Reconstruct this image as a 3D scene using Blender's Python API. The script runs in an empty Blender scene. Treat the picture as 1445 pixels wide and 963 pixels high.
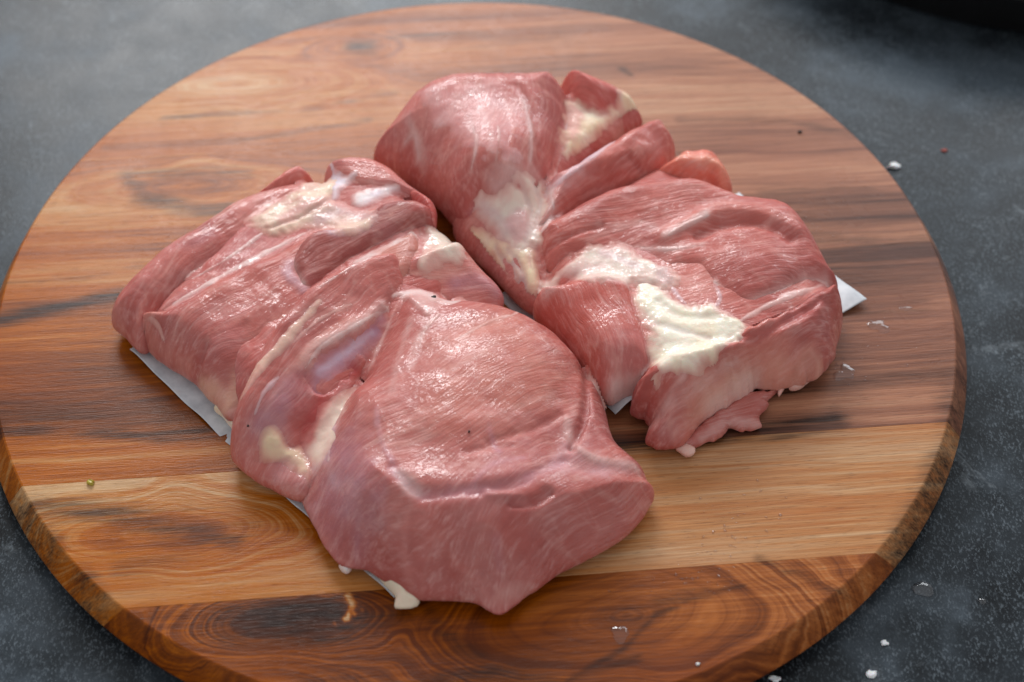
import bpy, math, random
import numpy as np
import openvdb as vdb

# ------------------------------------------------------------------ camera, light, exposure
scene = bpy.context.scene
COL = scene.collection
CAM = np.array([15.2, -493.0, 526.0])            # millimetres; board top is z = 0
PITCH, ROLL, LENS = 0.8452, -0.0020, 60.0
_fw = np.array([0, math.cos(PITCH), -math.sin(PITCH)])
_r0 = np.array([1.0, 0, 0]); _u0 = np.cross(_r0, _fw)
_rt = math.cos(ROLL) * _r0 + math.sin(ROLL) * _u0
_up = np.cross(_rt, _fw)
FPX = 1445 * LENS / 36.0

from mathutils import Matrix, Vector
cam_data = bpy.data.cameras.new('camera'); cam = bpy.data.objects.new('camera', cam_data); COL.objects.link(cam)
cam.matrix_world = Matrix(((_rt[0], _up[0], -_fw[0], CAM[0] / 1000), (_rt[1], _up[1], -_fw[1], CAM[1] / 1000),
                           (_rt[2], _up[2], -_fw[2], CAM[2] / 1000), (0, 0, 0, 1)))
cam_data.lens = LENS; cam_data.sensor_width = 36.0; cam_data.clip_start = 0.01; cam_data.clip_end = 50
cam_data.dof.use_dof = True; cam_data.dof.focus_distance = 0.665; cam_data.dof.aperture_fstop = 6.8
scene.camera = cam

world = bpy.data.worlds.new('World'); scene.world = world; world.use_nodes = True
bg = world.node_tree.nodes['Background']
bg.inputs[0].default_value = (0.97, 0.98, 1.0, 1); bg.inputs[1].default_value = 0.58

def area_light(name, loc, target, sx, sy, power, color):
    d = bpy.data.lights.new(name, 'AREA'); d.shape = 'RECTANGLE'; d.size = sx; d.size_y = sy
    d.energy = power; d.color = color
    o = bpy.data.objects.new(name, d); COL.objects.link(o); o.location = loc
    o.rotation_euler = (Vector(target) - Vector(loc)).to_track_quat('-Z', 'Y').to_euler()
    return o
area_light('window_light', (-0.26, 1.32, 0.94), (0, 0.02, 0), 0.78, 0.48, 21.0, (0.98, 0.99, 1.0))
area_light('second_window_light', (0.72, 1.30, 0.80), (0, 0, 0), 0.8, 0.6, 7.5, (0.90, 0.95, 1.0))

vs = scene.view_settings
vs.view_transform = 'Standard'; vs.look = 'None'; vs.exposure = 0.0; vs.gamma = 1.0; vs.use_curve_mapping = False
scene.cycles.use_denoising = True
scene.cycles.max_bounces = 8

# ------------------------------------------------------------------ helpers
def W(px, py, z=0.0):
    """plan position (mm) of a spot of the photograph that lies z mm above the board"""
    d = _fw + (px - 722.5) / FPX * _rt - (py - 481.5) / FPX * _up
    t = (z - CAM[2]) / d[2]
    return CAM + t * d

def lin(*c):
    c = np.array(c, float) / 255.0
    return np.where(c <= 0.04045, c / 12.92, ((c + 0.055) / 1.055) ** 2.4)

_T = {}
def vn(x, y, seed=0):
    if seed not in _T: 
        t_ = np.random.RandomState(1000 + seed).rand(257, 257).astype(np.float32); t_[256] = t_[0]; t_[:, 256] = t_[:, 0]; _T[seed] = t_
    T = _T[seed]
    xi = np.floor(x).astype(int); yi = np.floor(y).astype(int)
    fx = x - xi; fy = y - yi
    fx = fx * fx * fx * (fx * (fx * 6 - 15) + 10); fy = fy * fy * fy * (fy * (fy * 6 - 15) + 10)
    xi &= 255; yi &= 255
    a = T[xi, yi]; b = T[xi + 1, yi]; c = T[xi, yi + 1]; d = T[xi + 1, yi + 1]
    return (a + (b - a) * fx) * (1 - fy) + (c + (d - c) * fx) * fy
def fbm(x, y, seed=0, octv=3):
    s = 0; a = 1.0; n = 0
    for i in range(octv):
        s = s + a * (vn(x * 2 ** i + 17.3 * i, y * 2 ** i + 5.7 * i, seed + i) - 0.5); n += a; a *= 0.5
    return s / n * 2           # about -1..1
def sstep(a, b, x):
    t = np.clip((x - a) / (b - a), 0, 1); return t * t * (3 - 2 * t)

def spline(pts, closed=True, step=1.6):
    P = np.asarray(pts, float); n = len(P); out = []
    rng = range(n) if closed else range(n - 1)
    for i in rng:
        if closed: p0, p1, p2, p3 = P[i - 1], P[i], P[(i + 1) % n], P[(i + 2) % n]
        else: p0, p1, p2, p3 = P[max(i - 1, 0)], P[i], P[i + 1], P[min(i + 2, n - 1)]
        m = max(2, int(np.hypot(*(p2 - p1)[:2]) / step))
        for j in range(m):
            t = j / m
            out.append(0.5 * ((2 * p1) + (p2 - p0) * t + (2 * p0 - 5 * p1 + 4 * p2 - p3) * t * t + (3 * p1 - p0 - 3 * p2 + p3) * t ** 3))
    if not closed: out.append(P[-1])
    return np.array(out)

def seg_dist(X, Y, P, closed=False):
    best = np.full(X.shape, 1e9); n = len(P)
    for i in range(n if closed else n - 1):
        a = P[i]; b = P[(i + 1) % n]; ab = b - a; L = ab @ ab + 1e-12
        t = np.clip(((X - a[0]) * ab[0] + (Y - a[1]) * ab[1]) / L, 0, 1)
        best = np.minimum(best, (X - a[0] - t * ab[0]) ** 2 + (Y - a[1] - t * ab[1]) ** 2)
    return np.sqrt(best)
def inside(X, Y, P):
    c = np.zeros(X.shape, bool); n = len(P); j = n - 1
    for i in range(n):
        xi, yi = P[i]; xj, yj = P[j]
        if yi != yj:
            c ^= ((yi > Y) != (yj > Y)) & (X < (xj - xi) * (Y - yi) / (yj - yi) + xi)
        j = i
    return c
def sdist(X, Y, P):
    d = seg_dist(X, Y, P, True)
    return np.where(inside(X, Y, P), d, -d)

def tps(pts, vals, X, Y, reg=0.5):
    P = np.asarray(pts, float); v = np.asarray(vals, float); n = len(P)
    if n < 4: 
        if n == 1: return np.full(X.shape, v[0])
        w = [1 / ((X - p[0]) ** 2 + (Y - p[1]) ** 2 + 30) for p in P]
        return sum(a * b for a, b in zip(w, v)) / sum(w)
    def U(r2): return r2 * np.log(r2 + 1e-9)
    D = ((P[:, None] - P[None]) ** 2).sum(-1)
    A = np.zeros((n + 3, n + 3)); A[:n, :n] = U(D) + reg * np.eye(n) * 100; A[:n, n] = 1; A[:n, n + 1:] = P; A[n, :n] = 1; A[n + 1:, :n] = P.T
    c = np.linalg.solve(A, np.r_[v, 0, 0, 0])
    o = c[n] + c[n + 1] * X + c[n + 2] * Y
    for i in range(n): o = o + c[i] * U((X - P[i, 0]) ** 2 + (Y - P[i, 1]) ** 2)
    return np.clip(o, v.min() - 0.15 * abs(v.min()) - 1, v.max() * 1.12 + 1)

def mesh_obj(name, verts, faces, mat=None, parent=None, smooth=True, attrs=None):
    me = bpy.data.meshes.new(name)
    me.from_pydata([tuple(v) for v in verts], [], [tuple(f) for f in faces])
    if smooth: me.polygons.foreach_set('use_smooth', np.ones(len(me.polygons), bool))
    if attrs:
        for k, (typ, arr) in attrs.items():
            a = me.attributes.new(k, typ, 'POINT')
            key = {'FLOAT': 'value', 'FLOAT_VECTOR': 'vector', 'FLOAT_COLOR': 'color'}[typ]
            a.data.foreach_set(key, np.ascontiguousarray(arr, dtype=np.float32).ravel())
    me.update()
    o = bpy.data.objects.new(name, me); COL.objects.link(o)
    if mat: me.materials.append(mat)
    if parent: o.parent = parent
    return o
def tag(o, label=None, cat=None, group=None, kind=None):
    if label: o['label'] = label
    if cat: o['category'] = cat
    if group: o['group'] = group
    if kind: o['kind'] = kind
    return o
def empty(name, loc=(0, 0, 0)):
    o = bpy.data.objects.new(name, None); COL.objects.link(o); o.location = loc; o.empty_display_size = 0.02
    return o

# ------------------------------------------------------------------ material helpers
class NT:
    def __init__(s, name):
        s.m = bpy.data.materials.new(name); s.m.use_nodes = True
        s.t = s.m.node_tree; s.n = s.t.nodes
        s.p = s.n['Principled BSDF']
    def new(s, typ, **kw):
        nd = s.n.new(typ)
        for k, v in kw.items():
            if hasattr(nd, k): setattr(nd, k, v)
        return nd
    def set(s, sock, v):
        if hasattr(v, 'links') or isinstance(v, bpy.types.NodeSocket): s.t.links.new(v, sock)
        else: sock.default_value = v
    def attr(s, name, out='Fac'):
        a = s.new('ShaderNodeAttribute'); a.attribute_name = name; return a.outputs[out]
    def math(s, op, a, b=0.0, c=0.0, clamp=False):
        nd = s.new('ShaderNodeMath', operation=op); nd.use_clamp = clamp
        s.set(nd.inputs[0], a); s.set(nd.inputs[1], b); s.set(nd.inputs[2], c); return nd.outputs[0]
    def noise(s, vec, scale=1, detail=2, rough=0.5, dist=0.0, dims='3D'):
        nd = s.new('ShaderNodeTexNoise'); nd.noise_dimensions = dims
        if dims == '1D': s.set(nd.inputs['W'], vec)
        else: s.set(nd.inputs['Vector'], vec)
        nd.inputs['Scale'].default_value = scale; nd.inputs['Detail'].default_value = detail
        nd.inputs['Roughness'].default_value = rough; nd.inputs['Distortion'].default_value = dist
        return nd.outputs['Fac']
    def scale(s, vec, v):
        nd = s.new('ShaderNodeVectorMath', operation='MULTIPLY'); s.set(nd.inputs[0], vec); nd.inputs[1].default_value = v; return nd.outputs[0]
    def ramp(s, fac, stops, interp='LINEAR'):
        nd = s.new('ShaderNodeValToRGB'); cr = nd.color_ramp; cr.interpolation = interp
        while len(cr.elements) < len(stops): cr.elements.new(0.5)
        for e, (p, c) in zip(cr.elements, stops): e.position = p; e.color = (*c, 1) if len(c) == 3 else c
        s.set(nd.inputs[0], fac); return nd.outputs[0]
    def mix(s, fac, a, b, mode='MIX'):
        nd = s.new('ShaderNodeMix'); nd.data_type = 'RGBA'; nd.blend_type = mode
        s.set(nd.inputs[0], fac)
        for i, v in ((6, a), (7, b)):
            if isinstance(v, (tuple, list, np.ndarray)): v = (*v[:3], 1)
            s.set(nd.inputs[i], v)
        return nd.outputs[2]
    def mr(s, v, a, b, c, d):
        nd = s.new('ShaderNodeMapRange'); s.set(nd.inputs[0], v)
        for i, x in enumerate((a, b, c, d)): nd.inputs[i + 1].default_value = x
        return nd.outputs[0]
    def bump(s, h, strength, dist, normal=None):
        nd = s.new('ShaderNodeBump'); nd.inputs['Strength'].default_value = strength; nd.inputs['Distance'].default_value = dist
        s.set(nd.inputs['Height'], h)
        if normal: s.set(nd.inputs['Normal'], normal)
        return nd.outputs[0]
    def pos(s):
        return s.new('ShaderNodeTexCoord').outputs['Object']
    def P(s, **kw):
        for k, v in kw.items():
            s.set(s.p.inputs[k.replace('_', ' ')], v)

def meat_material():
    t = NT('raw_meat')
    col = t.attr('col', 'Color'); fib = t.attr('fib', 'Vector'); fat = t.attr('fat', 'Fac')
    f1 = t.noise(t.scale(fib, (70, 900, 350)), 1, 3, 0.6)
    f2 = t.noise(t.scale(fib, (35, 330, 200)), 1, 2, 0.5)
    iso = t.noise(t.pos(), 160, 3, 0.6)
    fine = t.noise(t.pos(), 900, 2, 0.6)
    mus = t.math('SUBTRACT', 1.0, fat, clamp=True)
    v = t.math('ADD', t.math('MULTIPLY', t.math('SUBTRACT', f1, 0.5), 0.45), t.math('MULTIPLY', t.math('SUBTRACT', f2, 0.5), 0.35))
    v = t.math('MULTIPLY', v, mus)
    pale = t.mix(t.mr(v, 0.0, 0.2, 0, 0.42), col, tuple(lin(236, 190, 184)))
    dark = t.mix(t.mr(v, -0.02, -0.2, 0, 0.30), pale, tuple(lin(150, 72, 70)))
    mott = t.mix(t.mr(iso, 0.35, 0.7, 0.0, 0.14), dark, tuple(lin(214, 130, 124)))
    h = t.math('ADD', t.math('MULTIPLY', t.math('ADD', f1, t.math('MULTIPLY', f2, 0.8)), t.math('MULTIPLY_ADD', mus, 0.85, 0.15)), t.math('ADD', t.math('MULTIPLY', iso, 0.8), t.math('MULTIPLY', fine, 0.30)))
    b = t.bump(h, 0.40, 0.0008)
    rg = t.mr(t.noise(t.pos(), 240, 2, 0.5), 0.3, 0.7, 0.42, 0.56)
    bc = t.bump(t.math('ADD', t.math('MULTIPLY', t.math('MULTIPLY', f1, mus), 0.55), t.math('ADD', t.math('MULTIPLY', t.noise(t.pos(), 480, 1, 0.5), 0.75), t.math('MULTIPLY', iso, 0.8))), 0.75, 0.0009)
    wet = t.mr(t.noise(t.pos(), 55, 3, 0.6), 0.42, 0.64, 0.06, 0.72)
    t.P(Base_Color=mott, Roughness=rg, Normal=b, Subsurface_Weight=0.22, Subsurface_Scale=0.0035, Coat_Weight=wet, Coat_Roughness=0.08, Coat_IOR=1.6, IOR=1.33)
    t.p.inputs['Subsurface Radius'].default_value = (1.0, 0.38, 0.28)
    t.p.inputs['Coat Normal'].default_value = (0, 0, 0)
    t.set(t.p.inputs['Coat Normal'], bc)
    return t.m
MEAT = meat_material()

# wood -------------------------------------------------------------------------------------
def wood_material():
    t = NT('acacia_wood')
    g = t.attr('grain', 'Fac'); dk = t.attr('dark', 'Fac'); tone = t.attr('tone', 'Fac'); uv = t.attr('wuv', 'Vector')
    n1 = t.noise(g, 42, 2, 0.5, dims='1D')
    n2 = t.noise(g, 150, 3, 0.6, dims='1D')
    n3 = t.noise(g, 520, 2, 0.6, dims='1D')
    wob = t.noise(t.scale(uv, (5, 26, 9)), 1, 4, 0.6)
    fib = t.noise(t.scale(uv, (40, 1500, 500)), 1, 3, 0.65)
    fib2 = t.noise(t.scale(uv, (14, 420, 200)), 1, 3, 0.6)
    pore = t.noise(t.scale(uv, (150, 2200, 900)), 1, 2, 0.5)
    x = t.math('ADD', t.mr(n1, 0.3, 0.7, 0.0, 0.34), t.mr(n2, 0.3, 0.7, 0.0, 0.24))
    x = t.math('ADD', x, t.mr(n3, 0.3, 0.7, 0.0, 0.09))
    x = t.math('ADD', x, t.math('MULTIPLY', wob, 0.36))
    x = t.math('ADD', x, t.mr(fib2, 0.25, 0.75, -0.06, 0.26))
    x = t.math('ADD', t.math('MULTIPLY', t.math('SUBTRACT', x, 0.635), t.attr('con', 'Fac')), 0.635)
    x = t.math('ADD', x, tone)
    x = t.math('SUBTRACT', x, 0.135)
    col = t.ramp(x, [(0.15, lin(76, 36, 17)), (0.35, lin(136, 74, 36)), (0.52, lin(176, 105, 57)), (0.70, lin(192, 137, 91)), (0.90, lin(208, 173, 135))])
    col = t.mix(t.mr(fib, 0.32, 0.72, 0.0, 0.42), col, lin(92, 52, 32))
    col = t.mix(t.mr(pore, 0.60, 0.72, 0.0, 0.5), col, lin(70, 38, 24))
    red = t.noise(t.scale(uv, (7, 20, 9)), 1, 3, 0.5)
    col = t.mix(t.mr(red, 0.45, 0.75, 0.0, 0.30), col, lin(156, 78, 44))
    fib3 = t.noise(t.scale(uv, (9, 240, 90)), 1, 4, 0.7)
    hs = t.new('ShaderNodeHueSaturation'); t.set(hs.inputs['Saturation'], t.math('SUBTRACT', 1.12, t.attr('grey', 'Fac'))); t.set(hs.inputs['Color'], col); col = hs.outputs[0]
    dn = t.math('ADD', t.math('ADD', t.math('MULTIPLY', t.math('SUBTRACT', fib3, 0.5), 1.2), t.math('MULTIPLY', t.math('SUBTRACT', fib2, 0.5), 1.0)), t.math('MULTIPLY', t.math('SUBTRACT', fib, 0.5), 0.8))
    dk2 = t.math('MULTIPLY', t.mr(t.math('ADD', dk, t.math('MULTIPLY', dn, t.mr(dk, 0.0, 0.3, 0.0, 1.0))), 0.08, 0.85, 0.0, 0.95), 1.0, clamp=True)
    col = t.mix(dk2, col, lin(38, 20, 15))
    h = t.math('ADD', t.math('MULTIPLY', fib, 0.6), t.math('MULTIPLY', pore, -0.8))
    b = t.bump(h, 0.25, 0.0005)
    rg = t.mr(t.noise(t.pos(), 30, 4, 0.6), 0.3, 0.7, 0.26, 0.36)
    t.P(Base_Color=col, Roughness=rg, Normal=b, Specular_IOR_Level=0.19)
    return t.m
WOOD = wood_material()

def slate_material():
    t = NT('dark_slate')
    p = t.pos()
    cloud = t.noise(p, 9, 4, 0.6, 0.4); cl2 = t.noise(p, 34, 4, 0.65)
    sp = t.noise(t.scale(p, (1, 0.55, 1)), 1300, 2, 0.6, 0.1)
    sp2 = t.noise(p, 1500, 1, 0.5)
    patch = t.noise(p, 60, 3, 0.6, 0.5)
    base = t.ramp(t.math('ADD', t.math('MULTIPLY', cloud, 0.6), t.math('MULTIPLY', cl2, 0.4)), [(0.38, lin(13, 15, 18)), (0.50, lin(35, 41, 46)), (0.62, lin(66, 75, 83))])
    base = t.mix(t.math('MULTIPLY', t.mr(sp, 0.52, 0.68, 0, 0.6), t.mr(patch, 0.3, 0.65, 0.25, 1.0)), base, lin(112, 122, 130))
    base = t.mix(t.mr(sp2, 0.55, 0.7, 0, 0.45), base, lin(36, 39, 42))
    chalk = t.noise(t.scale(p, (1, 1.0, 1)), 24, 5, 0.7, 1.2)
    base = t.mix(t.mr(chalk, 0.62, 0.74, 0, 0.42), base, lin(130, 138, 144))
    h = t.math('ADD', sp, t.math('MULTIPLY', cl2, 0.6))
    t.P(Base_Color=base, Roughness=t.mr(cl2, 0.3, 0.7, 0.28, 0.38), Normal=t.bump(h, 0.25, 0.0003), Specular_IOR_Level=0.18)
    return t.m

def simple(name, col, rough=0.5, **kw):
    t = NT(name); t.P(Base_Color=(*col, 1), Roughness=rough, **kw); return t

# ------------------------------------------------------------------ table
TZ = -0.018
def build_table():
    n = 24; xs = np.linspace(-1.6, 1.6, n + 1); ys = np.linspace(-1.0, 1.8, n + 1)
    v = [(x, y, TZ) for y in ys for x in xs]
    f = [(j * (n + 1) + i, j * (n + 1) + i + 1, (j + 1) * (n + 1) + i + 1, (j + 1) * (n + 1) + i) for j in range(n) for i in range(n)]
    o = mesh_obj('table_surface', v, f, slate_material()); tag(o, 'dark grey mottled slate table surface', 'table', kind='structure')
build_table()

# ------------------------------------------------------------------ cutting board
ANG = math.radians(4.88); CA, SA = math.cos(ANG), math.sin(ANG)
def to_uv(x, y): return x * CA + y * SA, -x * SA + y * CA
def from_uv(u, v): return u * CA - v * SA, u * SA + v * CA
def Wuv(px, py): p = W(px, py, 0); return to_uv(p[0], p[1])

KNOTS = [  # px, py, half sizes (mm), ring lift
    (205, 748, 46, 15, 20), (505, 66, 16, 6, 9),
    (330, 118, 60, 14, 18), (265, 265, 55, 16, 20), (1120, 95, 60, 20, 16), (60, 560, 80, 22, 18), (1260, 480, 60, 20, 16), (640, 800, 90, 20, 12)]
KN = [(*Wuv(a, b), su, sv, A) for a, b, su, sv, A in KNOTS]
RINGS = [(885, 868, 64, 28, 50), (425, 873, 34, 13, 18), (505, 66, 18, 7, 14), (225, 752, 46, 14, 24), (330, 118, 56, 13, 26), (262, 262, 52, 15, 26)]
DARKS = [  # polyline px, width mm, strength
    ([(-30, 606), (120, 610), (230, 617), (345, 612), (450, 606)], 2.6, 0.8), ([(-30, 585), (150, 592), (330, 594)], 7, 0.40),
    ([(860, 625), (960, 618), (1090, 603), (1180, 590)], 5, 0.72), ([(1000, 560), (1150, 548), (1260, 535), (1380, 522)], 3.0, 0.5),
    ([(-20, 456), (60, 440), (130, 422), (200, 412)], 4.0, 0.75), ([(0, 400), (120, 392), (220, 372)], 1.2, 0.3),
    ([(790, 968), (830, 945), (880, 915), (925, 868), (985, 842), (1050, 826)], 1.5, 0.55),
    ([(930, 850), (1000, 838)], 3.5, 0.45), ([(810, 955), (900, 930)], 2.0, 0.5),
    ([(50, 718), (130, 722), (210, 735), (290, 752), (330, 765)], 5.5, 0.62), ([(170, 800), (230, 790), (285, 770)], 5, 0.35), ([(250, 750), (330, 760)], 10, 0.35),
    ([(495, 66), (522, 66)], 4.5, 0.9), ([(180, 250), (200, 275), (250, 292), (330, 296)], 5, 0.55), ([(190, 246), (300, 240), (350, 246)], 4, 0.4),
    ([(230, 165), (420, 158), (560, 130)], 1.6, 0.4), ([(150, 208), (330, 200), (520, 170)], 2.2, 0.4),
    ([(560, 50), (700, 55), (850, 40)], 6, 0.3), ([(880, 100), (890, 105)], 2, 0.8), ([(960, 170), (1100, 168), (1200, 190)], 3, 0.3),
    ([(1120, 330), (1250, 340), (1340, 345)], 6, 0.4), ([(1080, 270), (1220, 270)], 5, 0.28), ([(1180, 440), (1300, 430)], 5, 0.3),
    ([(620, 955), (700, 950), (800, 968)], 3, 0.4), ([(590, 830), (620, 890), (700, 945)], 3.2, 0.35), ([(1070, 790), (1130, 812), (1180, 835)], 2.5, 0.5),
    ([(0, 700), (40, 745), (70, 770)], 6, 0.5), ([(110, 815), (130, 840)], 6, 0.5), ([(1350, 560), (1345, 590)], 8, 0.5), ([(1340, 640), (1300, 720), (1275, 770)], 7, 0.6)]
ZONES = [(100, 655, 90, 9, 0.16), (1180, 575, 60, 6, 0.12), (100, 545, 80, 22, -0.10), (100, 700, 60, 7, 0.10), (230, 750, 38, 12, -0.20), (400, 760, 50, 8, -0.06), (1050, 700, 140, 26, 0.06), (700, 800, 300, 5, 0.14), (300, 130, 90, 30, 0.16), (1200, 320, 70, 40, -0.16), (1250, 480, 60, 25, -0.12), (850, 60, 120, 16, -0.08), (900, 860, 60, 14, 0.05), (700, 930, 60, 14, -0.12), (1150, 860, 40, 16, 0.03), (420, 875, 40, 12, -0.22), (60, 330, 60, 20, 0.08), (1180, 200, 70, 20, 0.06)]
DK = [(np.array([Wuv(*p) for p in pl]), w, s) for pl, w, s in DARKS]

def wood_attrs(u, v, tone0, seed, va, vb):
    wu = u + 8 * fbm(u * 0.02, v * 0.05, seed, 2)
    g = v + 3.5 * fbm(u * 0.012 + 3, v * 0.02, seed + 3, 3) + 0.6 * fbm(u * 0.05, v * 0.15, seed + 7, 2) + u * 0.03
    for ku, kv, su, sv, A in KN:
        if not va < kv < vb: continue
        du = (u - ku) / su; dv = (v - kv) / sv
        dv = dv + 0.12 * fbm(u * 0.06, v * 0.06, 31, 2); du = du + 0.12 * fbm(u * 0.05 + 9, v * 0.06, 33, 2)
        g = g + A * np.exp(-np.sqrt(du * du + dv * dv + 0.02) * 1.3)
    wob = fbm(u * 0.03, v * 0.04, 35, 3)
    for px, py, su, sv, sp in RINGS:
        ku, kv = Wuv(px, py)
        if not va < kv < vb: continue
        r = np.sqrt(((u - ku) / su) ** 2 + ((v - kv) / sv) ** 2) * (1 + 0.16 * wob + 0.10 * np.sin(np.arctan2(v - kv, u - ku) * 3 + 1)) 
        w = np.exp(-(r / 1.25) ** 4); g = g * (1 - w) + w * (sp * r * (1 + 0.12 * wob) + 40)
    dark = np.zeros_like(u)
    ku, kv = Wuv(425, 873); r = np.sqrt(((u - ku) / 27) ** 2 + ((v - kv) / 9.5) ** 2) + 0.55 * fbm(u * 0.06, v * 0.16, 37, 3)
    if va < kv < vb:
        tex = 0.62 + 0.5 * fbm(u * 0.12, v * 0.45, 38, 3)
        dark = np.maximum(dark, np.clip(tex, 0, 1) * sstep(1.1, 0.45, r)); dark = np.maximum(dark, 0.9 * np.exp(-((r - 0.95) / 0.16) ** 2) * np.clip(tex, 0.2, 1)); dark = np.maximum(dark, 0.42 * sstep(1.7, 0.8, r))
    for P, w, s in DK:
        d = seg_dist(u, v, P) + w * 0.45 * fbm(u * 0.06, v * 0.35, 41, 3)
        dark = np.maximum(dark, s * np.exp(-np.clip(d, 0, None) ** 2 / (w * w)))
    tone = tone0
    for px, py, su, sv, am in ZONES:
        zu, zv = Wuv(px, py); tone = tone + am * np.exp(-((u - zu) / su) ** 2 - ((v - zv) / sv) ** 2)
    sq = np.exp(-(seg_dist(u, v, np.array([Wuv(*p) for p in ((491, 841), (497, 852), (495, 862), (489, 872))])) / 1.3) ** 2) + 0.8 * np.exp(-(seg_dist(u, v, np.array([Wuv(*p) for p in ((466, 886), (478, 880), (500, 866), (508, 860))])) / 0.9) ** 2) * (fbm(u * 0.3, v * 0.3, 44, 2) > 0)
    if vb < -140: tone = tone + 0.7 * sq; dark = dark * (1 - np.clip(sq, 0, 1))
    tone = tone + 0.12 * fbm(u * 0.006, v * 0.02, seed + 11, 2)
    return g / 1000 + seed * 0.37, dark, tone

def build_board():
    R = 200.0
    levels = [(R - 0.8, 0.0), (R - 0.25, -0.12), (R + 0.15, -0.6), (R + 6.0, -10.2), (R + 6.2, -10.9), (R + 5.4, -12.0), (R - 1.0, -18.0)]
    board = empty('cutting_board', (0, 0, TZ))
    tag(board, 'round brown wooden cutting board with angled rim, holding the raw chicken', 'cutting board')
    cuts = [-1e9, -144.2, -85.2, 14.0, 98.0, 1e9]
    tones = [-0.10, 0.14, -0.08, -0.04, 0.02]
    for k in range(5):
        va, vb = cuts[k], cuts[k + 1]
        nr, nc = 40, 300
        s = 0.5 - 0.5 * np.cos(np.linspace(0, math.pi, nr + 1))
        t = np.sin(np.linspace(-math.pi / 2, math.pi / 2, nc + 1))
        verts = []; faces = []
        def rowv(r):
            a = max(va + (0.05 if k else 0), -r); b = min(vb - (0.05 if k < 4 else 0), r); return a + (b - a) * s
        gid = {}
        def grid(r, z, flip, ncol):
            tt = np.sin(np.linspace(-math.pi / 2, math.pi / 2, ncol + 1))
            base = len(verts); vv = rowv(r); hw = np.sqrt(np.clip(r * r - vv * vv, 0, None))
            for j in range(nr + 1):
                for i in range(ncol + 1): verts.append((hw[j] * tt[i], vv[j], z))
            for j in range(nr):
                for i in range(ncol):
                    q = (base + j * (ncol + 1) + i, base + j * (ncol + 1) + i + 1, base + (j + 1) * (ncol + 1) + i + 1, base + (j + 1) * (ncol + 1) + i)
                    faces.append(q[::-1] if flip else q)
            return base
        grid(*levels[0], False, nc)
        # rim (both ends) and butt faces as a loop round the plank, level by level
        def loop(r, z):
            vv = rowv(r); hw = np.sqrt(np.clip(r * r - vv * vv, 0, None)); L = []
            for j in range(nr + 1): L.append((hw[j], vv[j], z))
            for j in range(nr, -1, -1): L.append((-hw[j], vv[j], z))
            return L
        prev = None
        for (r, z) in levels:
            b = len(verts); L = loop(r, z); verts.extend(L)
            if prev is not None:
                n = len(L)
                for i in range(n):
                    j = (i + 1) % n; faces.append((prev + i, b + i, b + j, prev + j))
            prev = b
        grid(*levels[-1], True, 2)
        V = np.array(verts); g, dark, tone = wood_attrs(V[:, 0], V[:, 1], tones[k], 3 + k * 5, va, vb)
        # rings run on down through the thickness
        g = g + V[:, 2] * 0.35 / 1000 * (1 if k % 2 else -1) * 2
        X, Y = from_uv(V[:, 0], V[:, 1])
        P = np.stack([X, Y, V[:, 2] - TZ * 1000], 1) / 1000
        wuv = np.stack([V[:, 0] + 400 * k, V[:, 1], V[:, 2]], 1) / 1000
        o = mesh_obj('plank', P, faces, WOOD, board, True, {'grain': ('FLOAT', g), 'dark': ('FLOAT', dark), 'tone': ('FLOAT', tone), 'grey': ('FLOAT', (0.10 + 0.18 * (k >= 2)) * (0.05 + 0.95 * sstep(-60, 120, V[:, 0]))), 'con': ('FLOAT', np.full(len(V), (0.76, 0.66, 0.74, 0.70, 0.64)[k])), 'wuv': ('FLOAT_VECTOR', wuv)})  # planks greyer to the right, upper ones most: window haze put into the colour
        o.data.validate()
build_board()

# ------------------------------------------------------------------ meat sculpting
ROSE = lin(198, 120, 108); DEEP = lin(172, 92, 88); PALE = lin(216, 150, 142); SALM = lin(218, 128, 112)
LILAC = lin(176, 130, 146); WHITE = lin(232, 216, 214); FATC = lin(240, 228, 204); CREAM = lin(236, 214, 180); BLOOD = lin(176, 34, 38); BEIGE = lin(206, 150, 132)

class Lobe:
    def __init__(s, outline, hp, R=10, zo=None, z0=8, zb=0.6, rag=0.6, p=2.0, fr=0.0):
        s.fr = fr
        s.hp = hp; s.R = R; s.z0 = z0; s.zb = zb; s.p = p
        hm = np.mean([h for _, _, h in hp]); zo = z0 if zo is None else zo
        pts = [W(*q)[:2] if len(q) == 3 else W(q[0], q[1], zo)[:2] for q in outline]
        s.P = spline(pts, True)
        t = np.arange(len(s.P)); c = s.P.mean(0); nrm = (s.P - c); nrm /= np.linalg.norm(nrm, axis=1)[:, None] + 1e-9
        s.P = s.P + nrm * (rag * (fbm(s.P[:, 0] * 0.16, s.P[:, 1] * 0.16, 51, 3) + s.fr * fbm(s.P[:, 0] * 0.5, s.P[:, 1] * 0.5, 57, 2)))[:, None]
    def fields(s, X, Y):
        d = sdist(X, Y, s.P)
        H = tps([W(a, b, h)[:2] for a, b, h in s.hp], [h for *_, h in s.hp], X, Y)
        return d, H

def raycast(T, x0, y0, vox, px, py):
    zs = np.arange(75, -0.1, -0.25)
    p = np.array([W(px, py, z) for z in (0.0, 100.0)])
    q = p[0][None] + (p[1] - p[0])[None] * (zs / 100.0)[:, None]
    i = np.clip(((q[:, 0] - x0) / vox).round().astype(int), 0, T.shape[0] - 1); j = np.clip(((q[:, 1] - y0) / vox).round().astype(int), 0, T.shape[1] - 1)
    ok = np.where(T[i, j] >= zs)[0]
    k = ok[0] if len(ok) else np.argmin(np.abs(zs - 12))
    return q[k, :2]

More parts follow.
